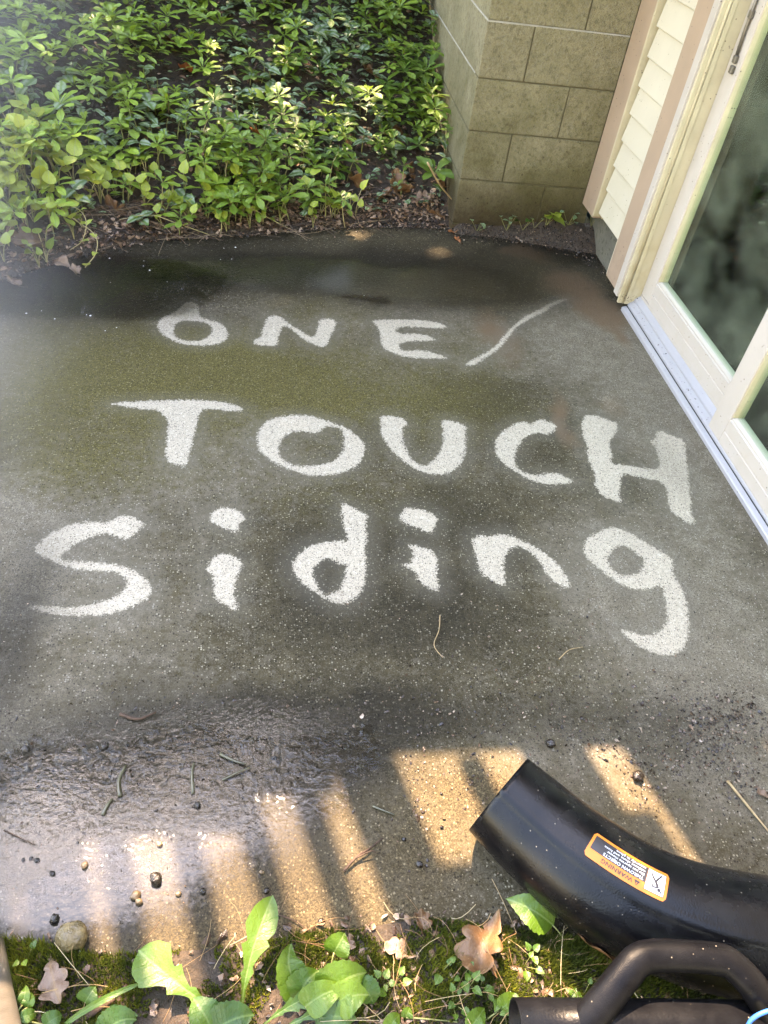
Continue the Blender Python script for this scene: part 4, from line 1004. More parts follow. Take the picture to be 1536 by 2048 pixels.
for _ in range(5200):
    x = r_.uniform(-1.3, 1.47) if r_.uniform() < .55 else r_.uniform(.45, 1.47); e = float(back_edge(x)); s = r_.normal(0, .035)
    y = e+s*(1.0 if x < .8 else 1.3)+(.03 if x > .8 else -.004)
    if y > 3.425 and x > .8: continue
    if x < .8 and y < e-.02 and r_.uniform() < .6: continue
    z = float(strip_z(x, y)) if x > .8 else float(hill_z(x, y)) if y > e else 0
    L = r_.uniform(.003, .013); flake(mb, x, y, max(z, 0)+.009, L, L*r_.uniform(.3, .9), .9)
for _ in range(500):
    x = r_.uniform(1.33, 1.475); y = r_.uniform(2.95, 3.4)
    if x < 1.475-.10*np.clip((y-2.9)/.3, .15, 1): continue
    L = r_.uniform(.003, .011); flake(mb, x, y, .004, L, L*r_.uniform(.3, .9), .9)
for _ in range(150):
    k = r_.uniform()
    if k < .45: x, y, z = r_.uniform(1.40, 1.48), 2.752-abs(r_.normal(0, .012)), .045+r_.uniform(0, .03)
    elif k < .75: x, y, z = r_.uniform(1.405, 1.424), r_.uniform(.9, 2.9), .002
    else: x, y, z = 1.449+r_.uniform(0, .015), r_.uniform(1.95, 2.75), .040
    L = r_.uniform(.002, .007); flake(mb, x, y, z, L, L*r_.uniform(.3, .9), .9)
mb.whole('mulch_bits', M['mulch'], 'dark wet mulch crumbs along the back edge of the slab', 'mulch', kind='stuff')
# crumbs washed onto the slab near the mower chute and in the film of water
mb = MB()
for (cx, cy), rx, ry, n in [((1.0209, 0.8574), 0.074, 0.042, 420), ((0.9844, 0.7463), 0.047, 0.064, 520), ((1.1018, 0.8422), 0.037, 0.043, 260), ((0.942, 0.8465), 0.073, 0.069, 260), ((0.6281, 0.8805), 0.235, 0.066, 260), ((0.7831, 0.7073), 0.034, 0.047, 140), ((0.3877, 0.8251), 0.221, 0.06, 200), ((-0.2357, 0.7881), 0.195, 0.088, 260), ((0.2929, 0.6832), 0.02, 0.063, 90), ((0.4241, 0.7208), 0.021, 0.044, 70), ((0.8565, 0.7507), 0.046, 0.025, 160), ((0.7001, 0.8036), 0.046, 0.025, 90), ((0.1761, 0.917), 0.277, 0.051, 120), ((0.5615, 1.1211), 0.192, 0.095, 120)]:
    for _ in range(n):
        x = cx+r_.normal(0, rx); y = cy+r_.normal(0, ry)
        if y < near_edge(x)-.02 or x > 1.41: continue
        L = abs(r_.normal(0, .0048))+.0020; flake(mb, x, y, .0018, L, L*r_.uniform(.4, 1), .8)
mb.whole('washed_crumbs', M['mulch'], 'dark crumbs of dirt washed across the slab', 'dirt', kind='stuff')
mb = MB()
for _ in range(900):
    x = r_.uniform(-.75, 1.4); y = r_.uniform(.42, 1.25)
    if y < near_edge(x)+.01: continue
    L = r_.uniform(.002, .006); flake(mb, x, y, .0015, L, L*r_.uniform(.3, 1), .8)
mb.whole('scattered_crumbs', M['litter'], 'tiny bits of bark scattered on the near half of the slab', 'dirt', kind='stuff')

# puddles
def puddle(name, x0, x1, y0, y1, f, rip, label):
    nxp, nyp = int((x1-x0)/.012), int((y1-y0)/.012)
    X, Y = np.meshgrid(np.linspace(x0, x1, nxp), np.linspace(y0, y1, nyp)); x, y = X.ravel(), Y.ravel()
    D = f(x, y); i = (np.arange(nyp-1)[:, None]*nxp+np.arange(nxp-1)[None]).ravel()
    Q = np.stack([i, i+1, i+nxp+1, i+nxp], 1); Q = Q[(D[Q] > -.5).any(1)]
    ids, inv = np.unique(Q, return_inverse=True)
    return whole(name, np.stack([x, y, np.full_like(x, .0042)], 1)[ids], [tuple(q) for q in inv.reshape(-1, 4).tolist()], M['water'], label, 'puddle', kind='structure',
                 attrs=dict(depth=D[ids], ripple=(rip(x, y)[ids] if callable(rip) else np.full(len(ids), rip))), smooth=True)
def blobs(bl, wob=.10, seed=5):
    def f(x, y):
        wx = x+wob*(fbm(x, y, .3, 4, seed)-.5); wy = y+wob*(fbm(x, y, .3, 4, seed+9)-.5)
        a = np.zeros_like(x)
        for (cx, cy), rx, ry, w in bl: a = a+w*np.exp(-((wx-cx)/rx)**2-((wy-cy)/ry)**2)
        return (a-.5)*2
    return f
puddle('water_puddle', -1.4, .35, 2.2, 3.35, blobs([((-0.909, 2.6125), 0.266, 0.183, 1.0), ((-0.5242, 2.5831), 0.261, 0.13, 0.95), ((-0.33, 2.798), 0.264, 0.161, 0.7), ((-0.6162, 2.8431), 0.22, 0.164, 0.7)]), .10, 'shallow dark puddle at the back left of the slab by the groundcover')
puddle('water_film', -.75, .75, .42, 1.15, lambda x, y: np.minimum(blobs([((-0.3238, 0.7387), 0.188, 0.089, 0.95), ((-0.4044, 0.5996), 0.121, 0.11, 0.9), ((-0.1909, 0.6444), 0.11, 0.106, 0.45), ((0.0235, 0.7359), 0.15, 0.096, 0.7), ((-0.0597, 0.61), 0.056, 0.075, 0.35), ((0.0719, 0.652), 0.058, 0.079, 0.3), ((-0.428, 0.7947), 0.076, 0.055, 0.5), ((-0.1205, 0.8288), 0.203, 0.057, 0.55), ((0.1686, 0.7969), 0.126, 0.069, 0.4)], .16, 15)(x, y), 1)-1.6*(fbm(x, y, .045, 4, 77)-.50), lambda x, y: np.clip((y-.60)/.14, .12, 1.9), 'thin film of water at the near left of the slab reflecting the sky')
puddle('splash_water', .25, .75, 2.25, 2.75, blobs([((0.2938, 2.8131), 0.123, 0.1, 1.0), ((0.4256, 2.7071), 0.081, 0.064, 0.5)], .1, 25), 1.4, 'small rippling splash of water above the washed letters')
# foam bubbles on the back puddle
def dome(r, n=8):
    Vv = [(0, 0, r*.7)]; Ff = []
    for i in (1, 2):
        for k in range(n): a = 6.283*k/n; Vv.append((math.cos(a)*r*i/2, math.sin(a)*r*i/2, r*.7*(1-(i/2)**2)))
    for k in range(n):
        Ff.append((0, 1+k, 1+(k+1) % n)); Ff.append((1+k, 1+n+k, 1+n+(k+1) % n, 1+(k+1) % n))
    return np.array(Vv), Ff
mb = MB()
for (x, y) in [(-0.6256, 2.9046), (-0.6059, 2.8988), (-0.5332, 2.9216), (-0.5086, 2.8782), (-0.485, 2.8396), (-0.4689, 2.8625), (-0.4308, 2.8096), (-0.5461, 2.8071), (-0.5739, 2.8076), (-0.5565, 2.7497), (-0.4135, 2.7875), (-0.226, 2.9682), (-0.2522, 3.0682), (-0.7213, 2.526), (-0.6653, 2.4971), (-0.6806, 2.4886), (-0.8509, 2.5052), (-0.8624, 2.4834), (-0.576, 2.4145), (-0.5518, 2.4202), (-0.7409, 2.4551), (-0.8154, 2.5334), (-0.044, 2.8757), (-0.3579, 3.0075), (-0.1871, 2.9868), (0.2724, 2.7899), (0.2931, 2.8006), (0.3301, 2.7561), (0.135, 2.8562), (-0.1509, 3.083)]:
    if r_.uniform() < .65:
        v, f = dome(r_.uniform(.0018, .004)); mb.add(v+(x+r_.normal(0, .02), y+r_.normal(0, .012), .0042), f)
mb.whole('foam_bubbles', M['foam'], 'white foam bubbles floating on the back puddle', 'foam', kind='stuff', smooth=True)

# ------------------------------------------------------------------ dead leaves
def oak_leaf(L, seed, curl=.5):
    """lobed dead leaf: an outline with deep sinuses over a curled surface"""
    rr = np.random.default_rng(seed); nl, nc = 25, 8
    ts = np.linspace(0, 1, nl); wl_ = np.zeros(nl); wr = np.zeros(nl)
    env = np.interp(ts, [0, .12, .35, .6, .85, 1], [.03, .10, .30, .36, .22, .015])
    lob = .45+.55*np.abs(np.sin(ts*math.pi*3.3+.2))**.7
    lob2 = .45+.55*np.abs(np.sin(ts*math.pi*3.3+.55))**.7
    wl_ = env*lob; wr = env*lob2; Vv = []; uv = []
    c1, c2, c3 = rr.uniform(-curl, curl), rr.uniform(.2, 1)*curl, rr.uniform(0, 6)
    for i, t in enumerate(ts):
        for j in range(nc+1):
            s = j/nc*2-1; w = wl_[i] if s < 0 else wr[i]; x = s*w
            y = t+abs(s)*w*.35
            z = c2*1.6*x*x*2+c1*(t-.5)**2+.05*math.sin(x*16+c3+t*5)+.04*math.sin(t*11+c3)
            Vv.append((x, y-.5, z)); uv.append((.5+x, t))
    Ff = []
    for i in range(nl-1):
        for j in range(nc): a = i*(nc+1)+j; Ff.append((a, a+1, a+nc+2, a+nc+1))
    Vv = np.array(Vv); Vv[:, 2] -= Vv[:, 2].min(); Vv *= L
    sv, sf = sweep([(0, -.62*L, .01*L), (0, -.5*L, Vv[4, 2])], .008*L, 5)
    n = len(Vv)
    return np.vstack([Vv, sv]), Ff+[tuple(k+n for k in f) for f in sf], np.vstack([np.array(uv), np.full((len(sv), 2), .5)])
DEAD = [(-0.5274, 3.7726, None, 0.15, 0.6, 0.2, 0.2, 'oak_pale', 'big pale brown dead leaf half hidden in the upper groundcover'), (-0.4202, 4.0246, None, 0.12, 2.9, 0.4, 0, 'oak_red', 'rust coloured lobed leaf on the bare soil of the upper slope'), (-0.1012, 3.7431, None, 0.11, 1.2, 0.3, 0.2, 'oak_red', 'orange red dead leaf in the middle of the slope'), (0.5739, 3.919, None, 0.15, 1.9, 0.5, 0, 'oak', 'brown oak leaf hanging near the block wall corner'), (0.5457, 3.6091, None, 0.14, 0.4, 0.9, 0.2, 'oak', 'crumpled brown oak leaf standing at the slope foot'), (0.3657, 3.5688, None, 0.14, 2.2, 0.8, 0.3, 'oak', 'dark brown curled leaf clump at the slope foot beside the seedlings'), (0.5798, 3.5734, None, 0.13, 3.6, 0.5, -0.3, 'oak', 'folded tan oak leaf below the crumpled one'), (0.6676, 3.5488, None, 0.11, 5.0, 0.3, 0.2, 'oak_pale', 'pale lilac grey dead leaf near the wall corner'), (-0.484, 4.1475, None, 0.14, 1.5, 0.3, 0.1, 'oak', 'brown dead leaf on bare soil near the top of the slope'), (0.4499, 4.2464, None, 0.13, 0.9, 0.4, 0.2, 'oak', 'dull brown leaf high on the slope near the wall'), (-0.6539, 3.1755, None, 0.13, 2.5, 0.9, 0.3, 'oak', 'dark brown leaf standing behind the nest of stems'), (-0.6318, 3.0375, None, 0.05, 0.8, 0.3, 0.3, 'oak', 'small curled orange brown leaf at the slab edge'), (-0.9316, 2.8384, None, 0.2, 2.2, 0.4, -0.3, 'oak', 'large brown oak leaf under the seedlings at the left slab edge'), (-0.8199, 2.8582, None, 0.1, 4.2, 0.2, 0.4, 'oak_pale', 'narrow mauve dead leaf at the left slab edge'), (-0.9371, 2.6847, None, 0.08, 1.2, 0.3, 0.1, 'oak', 'wet brown leaf lying at the far left slab edge'), (-0.7528, 2.8091, None, 0.07, 0.5, 0.2, 0, 'oak_pale', 'grey brown leaf scrap by the puddle edge'), (0.4215, 3.4673, None, 0.07, 3.1, 0.4, 0.1, 'oak_pale', 'tan leaf scrap on the slope foot litter'), (0.7264, 3.4905, None, 0.1, 1.0, 0.2, 0.2, 'oak', 'brown leaf lying by the foot of the block wall corner'), (1.3588, 3.5028, 0.2, 0.13, 0.3, 1.35, 0, 'oak_red', 'reddish dead leaf stuck against the block wall'), (1.3963, 3.4584, 0.03, 0.07, 1.0, 0.5, 0.5, 'oak_pale', 'pale tan folded leaf by the wall foot'), (0.8083, 3.3955, 0.004, 0.05, 1.8, 0.1, 0.1, 'oak_red', 'small orange leaf scrap on the slab below the wall corner'), (0.8192, 3.3179, 0.004, 0.045, 0.4, 0.1, 0.1, 'oak_red', 'smallest orange leaf scrap lying on the wet slab'), (1.111, 3.3557, 0.012, 0.03, 0.4, 0.1, 0.1, 'oak_pale', 'tiny tan leaf scrap on the mulch edge'), (0.4825, 3.5298, None, 0.12, 4.4, 0.7, 0.2, 'oak', 'tan crumpled leaf lowest of the slope foot heap'), (0.6222, 3.68, None, 0.11, 1.4, 0.9, -0.2, 'oak', 'curled brown leaf above the slope foot heap'), (0.7642, 3.6253, None, 0.09, 2.0, 0.6, 0.3, 'oak', 'small brown leaf against the side of the block wall'), (0.3116, 3.7537, None, 0.09, 0.7, 0.4, 0.2, 'oak', 'brown leaf among the nettles on the right of the slope'), (0.0999, 3.608, None, 0.08, 2.7, 0.4, 0.2, 'oak', 'dark leaf under the groundcover left of the nettles'), (0.3776, 0.4039, 0.022, 0.125, 2.5, 0.15, 0.35, 'oak', 'big brown curled oak leaf on the near ground beside the chute'), (-0.3311, 0.3959, 0.026, 0.075, 3.6, 0.2, 0.2, 'oak_pale', 'pale pink dead leaf scrap in the near left moss'), (0.229, 0.4042, 0.02, 0.06, 1.2, 0.1, 0.3, 'oak_pale', 'dusty rose leaf scrap on the near litter'), (0.2754, 0.4478, 0.012, 0.05, 0.2, 0.2, 0.2, 'oak', 'brown wet leaf scrap at the near slab edge'), (0.5802, 0.3853, 0.024, 0.13, 0.75, 0.1, 0.2, 'oak', 'long brown leaf lying between moss and the chute'), (0.384, 0.3686, 0.03, 0.03, 0.2, 0.3, 0.2, 'oak', 'tiny dark brown leaf on the bright moss'), (1.0431, 0.6617, 0.004, 0.035, 1.0, 0.1, 0.2, 'oak_pale', 'tan leaf scrap at the right of the slab'), (0.9463, 0.8249, 0.004, 0.014, 0.4, 0.1, 0.1, 'oak_pale', 'tiny yellow leaf fleck among the dark crumbs')]
for i, (x, y, z, L, rz, tx, ty, mat, lab) in enumerate(DEAD):
    v, f, u = oak_leaf(L, 100+i, .75)
    if z is None: z = float(hill_z(x, y))+.012
    o = link('dead_leaf', mesh_from('dead_leaf', v, f, [M[mat]], uv=u, smooth=True)); o.location = (x, y, z); o.rotation_euler = (tx, ty, rz)
    md = o.modifiers.new('thickness', 'SOLIDIFY'); md.thickness = .0006
    setp(o, lab, 'leaf')

# ------------------------------------------------------------------ stones, husks, twigs
def lump(r, seed, sq=(1, 1, .8), nz=.25):
    bm = bmesh.new(); bmesh.ops.create_icosphere(bm, subdivisions=3, radius=1)
    V = []
    for v in bm.verts:
        k = 1+nz*(mnoise.noise(v.co*1.3+Vector((seed, 0, 0))))+nz*.35*mnoise.noise(v.co*4+Vector((0, seed, 0)))
        V.append((v.co.x*r*sq[0]*k, v.co.y*r*sq[1]*k, v.co.z*r*sq[2]*k))
    F = [tuple(v.index for v in f.verts) for f in bm.faces]; bm.free()
    return np.array(V), F
for i, (x, y, r, m, nm, lab, cat, grp) in enumerate([
(-0.3228, 0.4632, 0.0255, 'stone', 'pebble', 'tan wet stone at the near left edge of the slab', 'stone', None),
(-0.1968, 0.5541, 0.012, 'husk', 'seed_husk', 'round black husk standing in the water film', 'husk', None),
(-0.228, 0.5277, 0.009, 'nut', 'seed_husk', 'brown cracked nut beside the black husk', 'husk', None),
(-0.2215, 0.5173, 0.007, 'nut', 'seed_husk', 'smaller half of the cracked brown nut', 'husk', None),
(-0.3244, 0.5851, 0.0068, 'nut', 'seed_husk', 'pale nut lying alone in the left film', 'husk', None),
(-0.4084, 0.5981, 0.0052, 'husk', 'seed_husk', 'largest of the three black specks at the left', 'husk', None),
(-0.4326, 0.6002, 0.004, 'husk', 'seed_husk', 'leftmost of the three black specks at the left', 'husk', None),
(-0.4195, 0.6022, 0.0042, 'husk', 'seed_husk', 'middle of the three black specks at the left', 'husk', None),
(-0.3777, 0.5739, 0.005, 'husk', 'seed_husk', 'wet brown speck below the three black specks', 'husk', None),
(-0.3577, 0.4966, 0.0085, 'husk', 'seed_husk', 'dark wet shard above the tan stone', 'husk', None),
(-0.1549, 0.527, 0.0052, 'nut', 'seed_husk', 'reddish brown husk right of the black husk', 'husk', None),
(-0.1124, 0.529, 0.0058, 'husk', 'seed_husk', 'dark husk in the second sunlit bar', 'husk', None),
(0.0001, 0.5237, 0.0058, 'husk', 'seed_husk', 'dark husk just above the tall dandelion leaf', 'husk', None),
(-0.0095, 0.5575, 0.0045, 'nut', 'seed_husk', 'small tan husk in the third sunlit bar', 'husk', None),
(-0.1346, 0.6886, 0.0072, 'husk', 'seed_husk', 'black husk in the wet film near the long grass clippings', 'husk', None),
(0.0965, 0.467, 0.0065, 'husk', 'seed_husk', 'black husk in the narrow shaded bar by the litter', 'husk', None),
(0.6057, 0.7945, 0.011, 'husk', 'seed_husk', 'black husk on the slab behind the chute opening', 'husk', None),
(0.7779, 0.712, 0.013, 'husk', 'seed_husk', 'largest black husk right of the chute', 'husk', None),
(0.2848, 0.556, 0.007, 'husk', 'seed_husk', 'black husk left of the chute shadow', 'husk', None),
(0.7746, 0.5361, 0.0045, 'husk', 'seed_husk', 'tiny black husk close behind the warning label', 'husk', None),
(-0.1969, 0.6166, 0.0055, 'nut', 'seed_husk', 'tan husk near the top of the first sunlit bar', 'husk', None),
(-0.4782, 0.8179, 0.0085, 'husk', 'seed_husk', 'ragged brown husk at the left end of the film', 'husk', None),
(-0.3274, 0.8185, 0.0085, 'husk', 'seed_husk', 'oval brown husk sitting in the wet film', 'husk', None),
(0.1656, 0.7484, 0.0045537779949996054, 'husk', 'seed_husk', 'small dark husk strewn on the film at the left of the slab', 'husk', 'small husks strewn on the slab'),
(0.9473, 0.8722, 0.0029766586197178297, 'husk', 'seed_husk', 'small dark husk strewn on the slab behind the chute', 'husk', 'small husks strewn on the slab'),
(-0.1008, 0.7823, 0.002568715285020704, 'husk', 'seed_husk', 'small dark husk strewn on the film at the left of the slab', 'husk', 'small husks strewn on the slab'),
(0.3486, 0.6938, 0.003140520750090343, 'husk', 'seed_husk', 'small dark husk strewn on the slab between film and chute', 'husk', 'small husks strewn on the slab'),
(-0.1279, 0.7428, 0.0030962806278871705, 'husk', 'seed_husk', 'small dark husk strewn on the film at the left of the slab', 'husk', 'small husks strewn on the slab'),
(0.3181, 0.8263, 0.004094217212119892, 'husk', 'seed_husk', 'small dark husk strewn on the slab between film and chute', 'husk', 'small husks strewn on the slab'),
(0.3555, 0.8746, 0.0037526927414732424, 'husk', 'seed_husk', 'small dark husk strewn on the slab between film and chute', 'husk', 'small husks strewn on the slab'),
(0.7682, 0.8039, 0.003010503133044017, 'husk', 'seed_husk', 'small dark husk strewn on the slab behind the chute', 'husk', 'small husks strewn on the slab'),
(0.2603, 0.6047, 0.004744789471687747, 'husk', 'seed_husk', 'small dark husk strewn on the slab between film and chute', 'husk', 'small husks strewn on the slab'),
(0.8422, 0.7738, 0.002712099120404966, 'husk', 'seed_husk', 'small dark husk strewn on the slab behind the chute', 'husk', 'small husks strewn on the slab'),
(0.2564, 0.8505, 0.003434995807665372, 'husk', 'seed_husk', 'small dark husk strewn on the slab between film and chute', 'husk', 'small husks strewn on the slab'),
(0.3838, 0.8298, 0.003171123380718495, 'husk', 'seed_husk', 'small dark husk strewn on the slab between film and chute', 'husk', 'small husks strewn on the slab'),
(0.3391, 0.6248, 0.003848381680275989, 'husk', 'seed_husk', 'small dark husk strewn on the slab between film and chute', 'husk', 'small husks strewn on the slab'),
(0.1621, 0.8331, 0.0035456307737004775, 'husk', 'seed_husk', 'small dark husk strewn on the film at the left of the slab', 'husk', 'small husks strewn on the slab')]):
    v, f = lump(r, i*3.7+1.3, (1, .85 if i else .88, .75))
    o = link(nm, mesh_from(nm, v, f, [M[m]], smooth=True)); o.location = (x, y, r*.60); o.rotation_euler = (0, 0, i*1.9)
    setp(o, lab, cat, grp)
for (nm, pth, rad, m, lab, cat) in [('twig', [(0.1416, 0.5501, 0.006), (0.1679, 0.5737, 0.012), (0.1909, 0.5864, 0.01), (0.2191, 0.6076, 0.006)], 0.0028, 'twig', 'reddish brown forked twig on the slab left of the chute', 'twig'), ('twig', [(0.165, 0.5706, 0.011), (0.1936, 0.5801, 0.016), (0.2033, 0.5775, 0.012)], 0.0018, 'twig', 'short side twig lying across the reddish twig', 'twig'), ('straw', [(0.977, 0.6952, 0.005), (0.9937, 0.6458, 0.007), (1.0054, 0.6167, 0.006), (1.0224, 0.5747, 0.005)], 0.0032, 'straw', 'long pale straw on the slab at the right edge', 'straw'), ('straw', [(0.8892, 0.4656, 0.005), (0.9161, 0.4715, 0.02), (0.9204, 0.4731, 0.03)], 0.0022, 'straw', 'short white straw beside the dark fitting', 'straw'), ('straw', [(0.0173, 0.4835, 0.004), (0.0506, 0.4697, 0.005), (0.0765, 0.4523, 0.004)], 0.0014, 'twig', 'thin red stem lying beside the dandelion leaf tip', 'stem'), ('straw', [(0.6465, 3.4121, 0.3), (0.7281, 3.4626, 0.19), (0.8271, 3.5316, 0.09), (0.9281, 3.5052, 0.02)], 0.0045, 'straw', 'dry yellow stalk leaning from the slope to the wall corner', 'stalk'), ('straw', [(0.7859, 3.8108, 0.33), (0.8054, 3.8094, 0.23), (0.8144, 3.8001, 0.14)], 0.003, 'pale_stem', 'pale upright stem beside the side of the block wall', 'stem'), ('straw', [(-0.2819, 0.7118, 0.004), (-0.2884, 0.7446, 0.006), (-0.2799, 0.7763, 0.005)], 0.0045, 'clip', 'curved wet grass clipping in the film of water', 'clipping'), ('straw', [(-0.1448, 0.7113, 0.004), (-0.1503, 0.7552, 0.006), (-0.1482, 0.777, 0.005)], 0.0035, 'clip', 'straight wet clipping in the middle of the film', 'clipping'), ('straw', [(-0.098, 0.7945, 0.004), (-0.0671, 0.777, 0.006), (-0.045, 0.7702, 0.005)], 0.0035, 'clip', 'wet clipping at the upper edge of the film', 'clipping'), ('straw', [(-0.3085, 0.6765, 0.004), (-0.3021, 0.6948, 0.006), (-0.2958, 0.7068, 0.005)], 0.0045, 'clip', 'short broad wet clipping at the left of the film', 'clipping'), ('straw', [(-0.0899, 0.7381, 0.004), (-0.0611, 0.7519, 0.006), (-0.0367, 0.7623, 0.005)], 0.0028, 'clip', 'slanting wet clipping above the dark husk', 'clipping'), ('straw', [(-0.3086, 0.8922, 0.004), (-0.2712, 0.8782, 0.006), (-0.2359, 0.8945, 0.005)], 0.0042, 'twig', 'dark wet bent twig at the top of the film', 'twig'), ('straw', [(0.2054, 0.6725, 0.004), (0.229, 0.6604, 0.006), (0.2483, 0.652, 0.005)], 0.003, 'clip', 'wet clipping left of the sunlit patch by the chute', 'clipping'), ('straw', [(-0.4785, 0.6557, 0.004), (-0.4173, 0.6246, 0.006)], 0.0015, 'twig', 'fine dark twig in the left film', 'twig'), ('straw', [(0.4137, 1.1507, 0.003), (0.4041, 1.104, 0.004), (0.3854, 1.0599, 0.004), (0.4009, 1.0245, 0.003)], 0.0013, 'straw', 'thin pale root hair below the washed words', 'stem'), ('straw', [(0.6851, 1.016, 0.003), (0.7164, 1.0404, 0.005), (0.7538, 1.0495, 0.004)], 0.0013, 'straw', 'thin curled straw right of the root hair', 'stem'), ('pine_cone_scrap', [(-0.1034, 0.4386, 0.012), (-0.0981, 0.447, 0.014), (-0.0946, 0.4552, 0.012)], 0.006, 'twig', 'ribbed brown catkin at the near slab edge', 'catkin'), ('twig', [(-0.2918, 0.3359, 0.02), (-0.2592, 0.3501, 0.03), (-0.2357, 0.3647, 0.025)], 0.006, 'twig', 'brown root lying in the near left moss', 'root')]:
    pts = catmull(pth, 5); n = len(pts)
    v, f = sweep(pts, [rad*(1-.5*k/(n-1)) for k in range(n)], 7)
    whole(nm, v, f, M[m], lab, cat, smooth=True)
# dry stems matted over the slab edge
mb = MB()
for _ in range(190):
    cx, cy = ((-0.5236, 3.2418)) if r_.uniform() < .45 else (r_.uniform(-.75, .6), None)
    if cy is None: cy = float(back_edge(cx))+.05
    x = cx+r_.normal(0, .10); y = min(cy+r_.normal(0, .05), float(back_edge(x))+.16); a = r_.normal(0, .5)
    L = r_.uniform(.06, .22); z0 = max(float(hill_z(x, y)), 0)+.006
    p0 = (x-L/2*math.cos(a), y-L/2*math.sin(a), z0+r_.uniform(0, .02)); p2 = (x+L/2*math.cos(a), y+L/2*math.sin(a), z0+r_.uniform(0, .02))
    v, f = sweep(bez(p0, (x, y+r_.normal(0, .03), z0+r_.uniform(0, .06)), p2, 6), .0009, 4); mb.add(v, f)
mb.whole('dry_stems', M['stems'], 'tangle of dry stems matted at the front of the slope', 'stems', kind='stuff')

# ------------------------------------------------------------------ near strip: moss, needles, litter
r2 = np.random.default_rng(5)
mb = MB()
def moss_amt(x, y):
    m = fbm(x, y, .12, 4, 55)
    return m
cnt = 0
while cnt < 62000:
    x = r2.uniform(-1.35, 1.35); y = r2.uniform(-.35, .47)
    if y > near_edge(x)+.008: continue
    if (y < .14 or x < -.62 or x > 1.1) and r2.uniform() < .62: continue
    m = float(moss_amt(x, y)); 
    if x < -.20: m += .10
    if .36 < x < .78: m += .10
    if -.05 < x < .40: m -= .05
    if m < .44: continue
    cnt += 1
    z = float(near_z(x, y)); hgt = r2.uniform(.005, .013)*(.7+1.2*max(0, m-.47)*4)
    n = 4
    a0 = r2.uniform(0, 6.28); Vv = []; Ff = []
    for k in range(n):
        a = a0+k*6.283/n+r2.uniform(-.4, .4); sp = r2.uniform(.4, 1.0); w = .0011
        dx, dy = math.cos(a), math.sin(a)
        b = len(Vv)
        Vv += [(x-dy*w, y+dx*w, z), (x+dy*w, y-dx*w, z), (x+dx*hgt*.55*sp, y+dy*hgt*.55*sp, z+hgt)]
        Ff.append((b, b+1, b+2))
    mb.add(Vv, Ff)
mb.whole('moss_carpet', M['moss'], 'bright green moss growing along the near edge of the slab', 'moss', kind='stuff')
mb = MB()
for _ in range(560):
    x = r2.uniform(-.75, 1.1); y = r2.uniform(.1, .47)
    if y > near_edge(x)+.012: continue
    if x < .0 and r2.uniform() < .45: continue
    a = r2.uniform(0, 6.28); L = r2.uniform(.03, .10); z = float(near_z(x, y))+r2.uniform(.006, .02)
    p0 = (x, y, z); p2 = (x+L*math.cos(a), y+L*math.sin(a), z+r2.uniform(-.01, .025)); pm = (x+L/2*math.cos(a)+r2.normal(0, .012), y+L/2*math.sin(a)+r2.normal(0, .012), z+r2.uniform(0, .02))
    v, f = sweep(bez(p0, pm, p2, 5), r2.uniform(.0003, .0007), 4); mb.add(v, f)
mb.whole('pine_needles', M['needles'], 'dry needles and grass straws strewn on the near ground', 'needles', kind='stuff')
mb = MB()
for _ in range(4200):
    x = r2.uniform(-1.0, 1.3); y = r2.uniform(-.1, .5)
    if y > near_edge(x)+.022: continue
    k = 1.0 if -.02 < x < .62 else .4
    if r2.uniform() > k: continue
    L = r2.uniform(.005, .026); flake(mb, x, y, max(float(near_z(x, y)), 0)+.005, L, L*r2.uniform(.25, .8))
mb.whole('ground_litter', M['litter'], 'brown scraps of dead leaf on the near ground', 'litter', kind='stuff')

# ------------------------------------------------------------------ weeds in the foreground
def blade(P0, P1, P2, prof, Wd, up, nl=15, nc=6, fold=.3, tooth=None, wav=.0, seed=0):
    """leaf grown along a bezier in world space; prof gives half width; tooth(t) multiplies each side"""
    C = bez(P0, P1, P2, nl); pt = np.array(prof); ts = np.linspace(0, 1, nl)
    w = np.interp(ts, pt[:, 0], pt[:, 1])*Wd/2; Vv = []; uv = []
    up = Vector(up)
    for i, t in enumerate(ts):
        tg = Vector(C[min(i+1, nl-1)]-C[max(i-1, 0)]).normalized(); sd = tg.cross(up).normalized(); nn = sd.cross(tg)
        for j in range(nc+1):
            s = j/nc*2-1; ww = w[i]
            if tooth is not None: ww *= tooth(t, s)
            p = Vector(C[i])+sd*(s*ww)+nn*(fold*abs(s)*ww+wav*Wd*math.sin(t*17+seed+s*2.0)*abs(s)) + tg*0
            if tooth is not None: p = p - tg*(.10*Wd*abs(s))*(tooth(t, s)-.6)
            Vv.append(tuple(p)); uv.append((.5+s*.5*max(w[i]/(Wd/2), .15), t))
    Ff = []
    for i in range(nl-1):
        for j in range(nc): a = i*(nc+1)+j; Ff.append((a, a+1, a+nc+2, a+nc+1))
    return np.array(Vv), Ff, np.array(uv)
def dande(ph):
    def f(t, s):
        saw = (t*4.3+ph+(.17 if s < 0 else 0)) % 1.0
        k = min(1, max(0, (.80-t)/.18))
        return 1.0*(1-k) + k*(.62+.50*saw**1.5)
    return f
def serr(f, a): return lambda t, s: 1+a*math.sin(t*f+s)
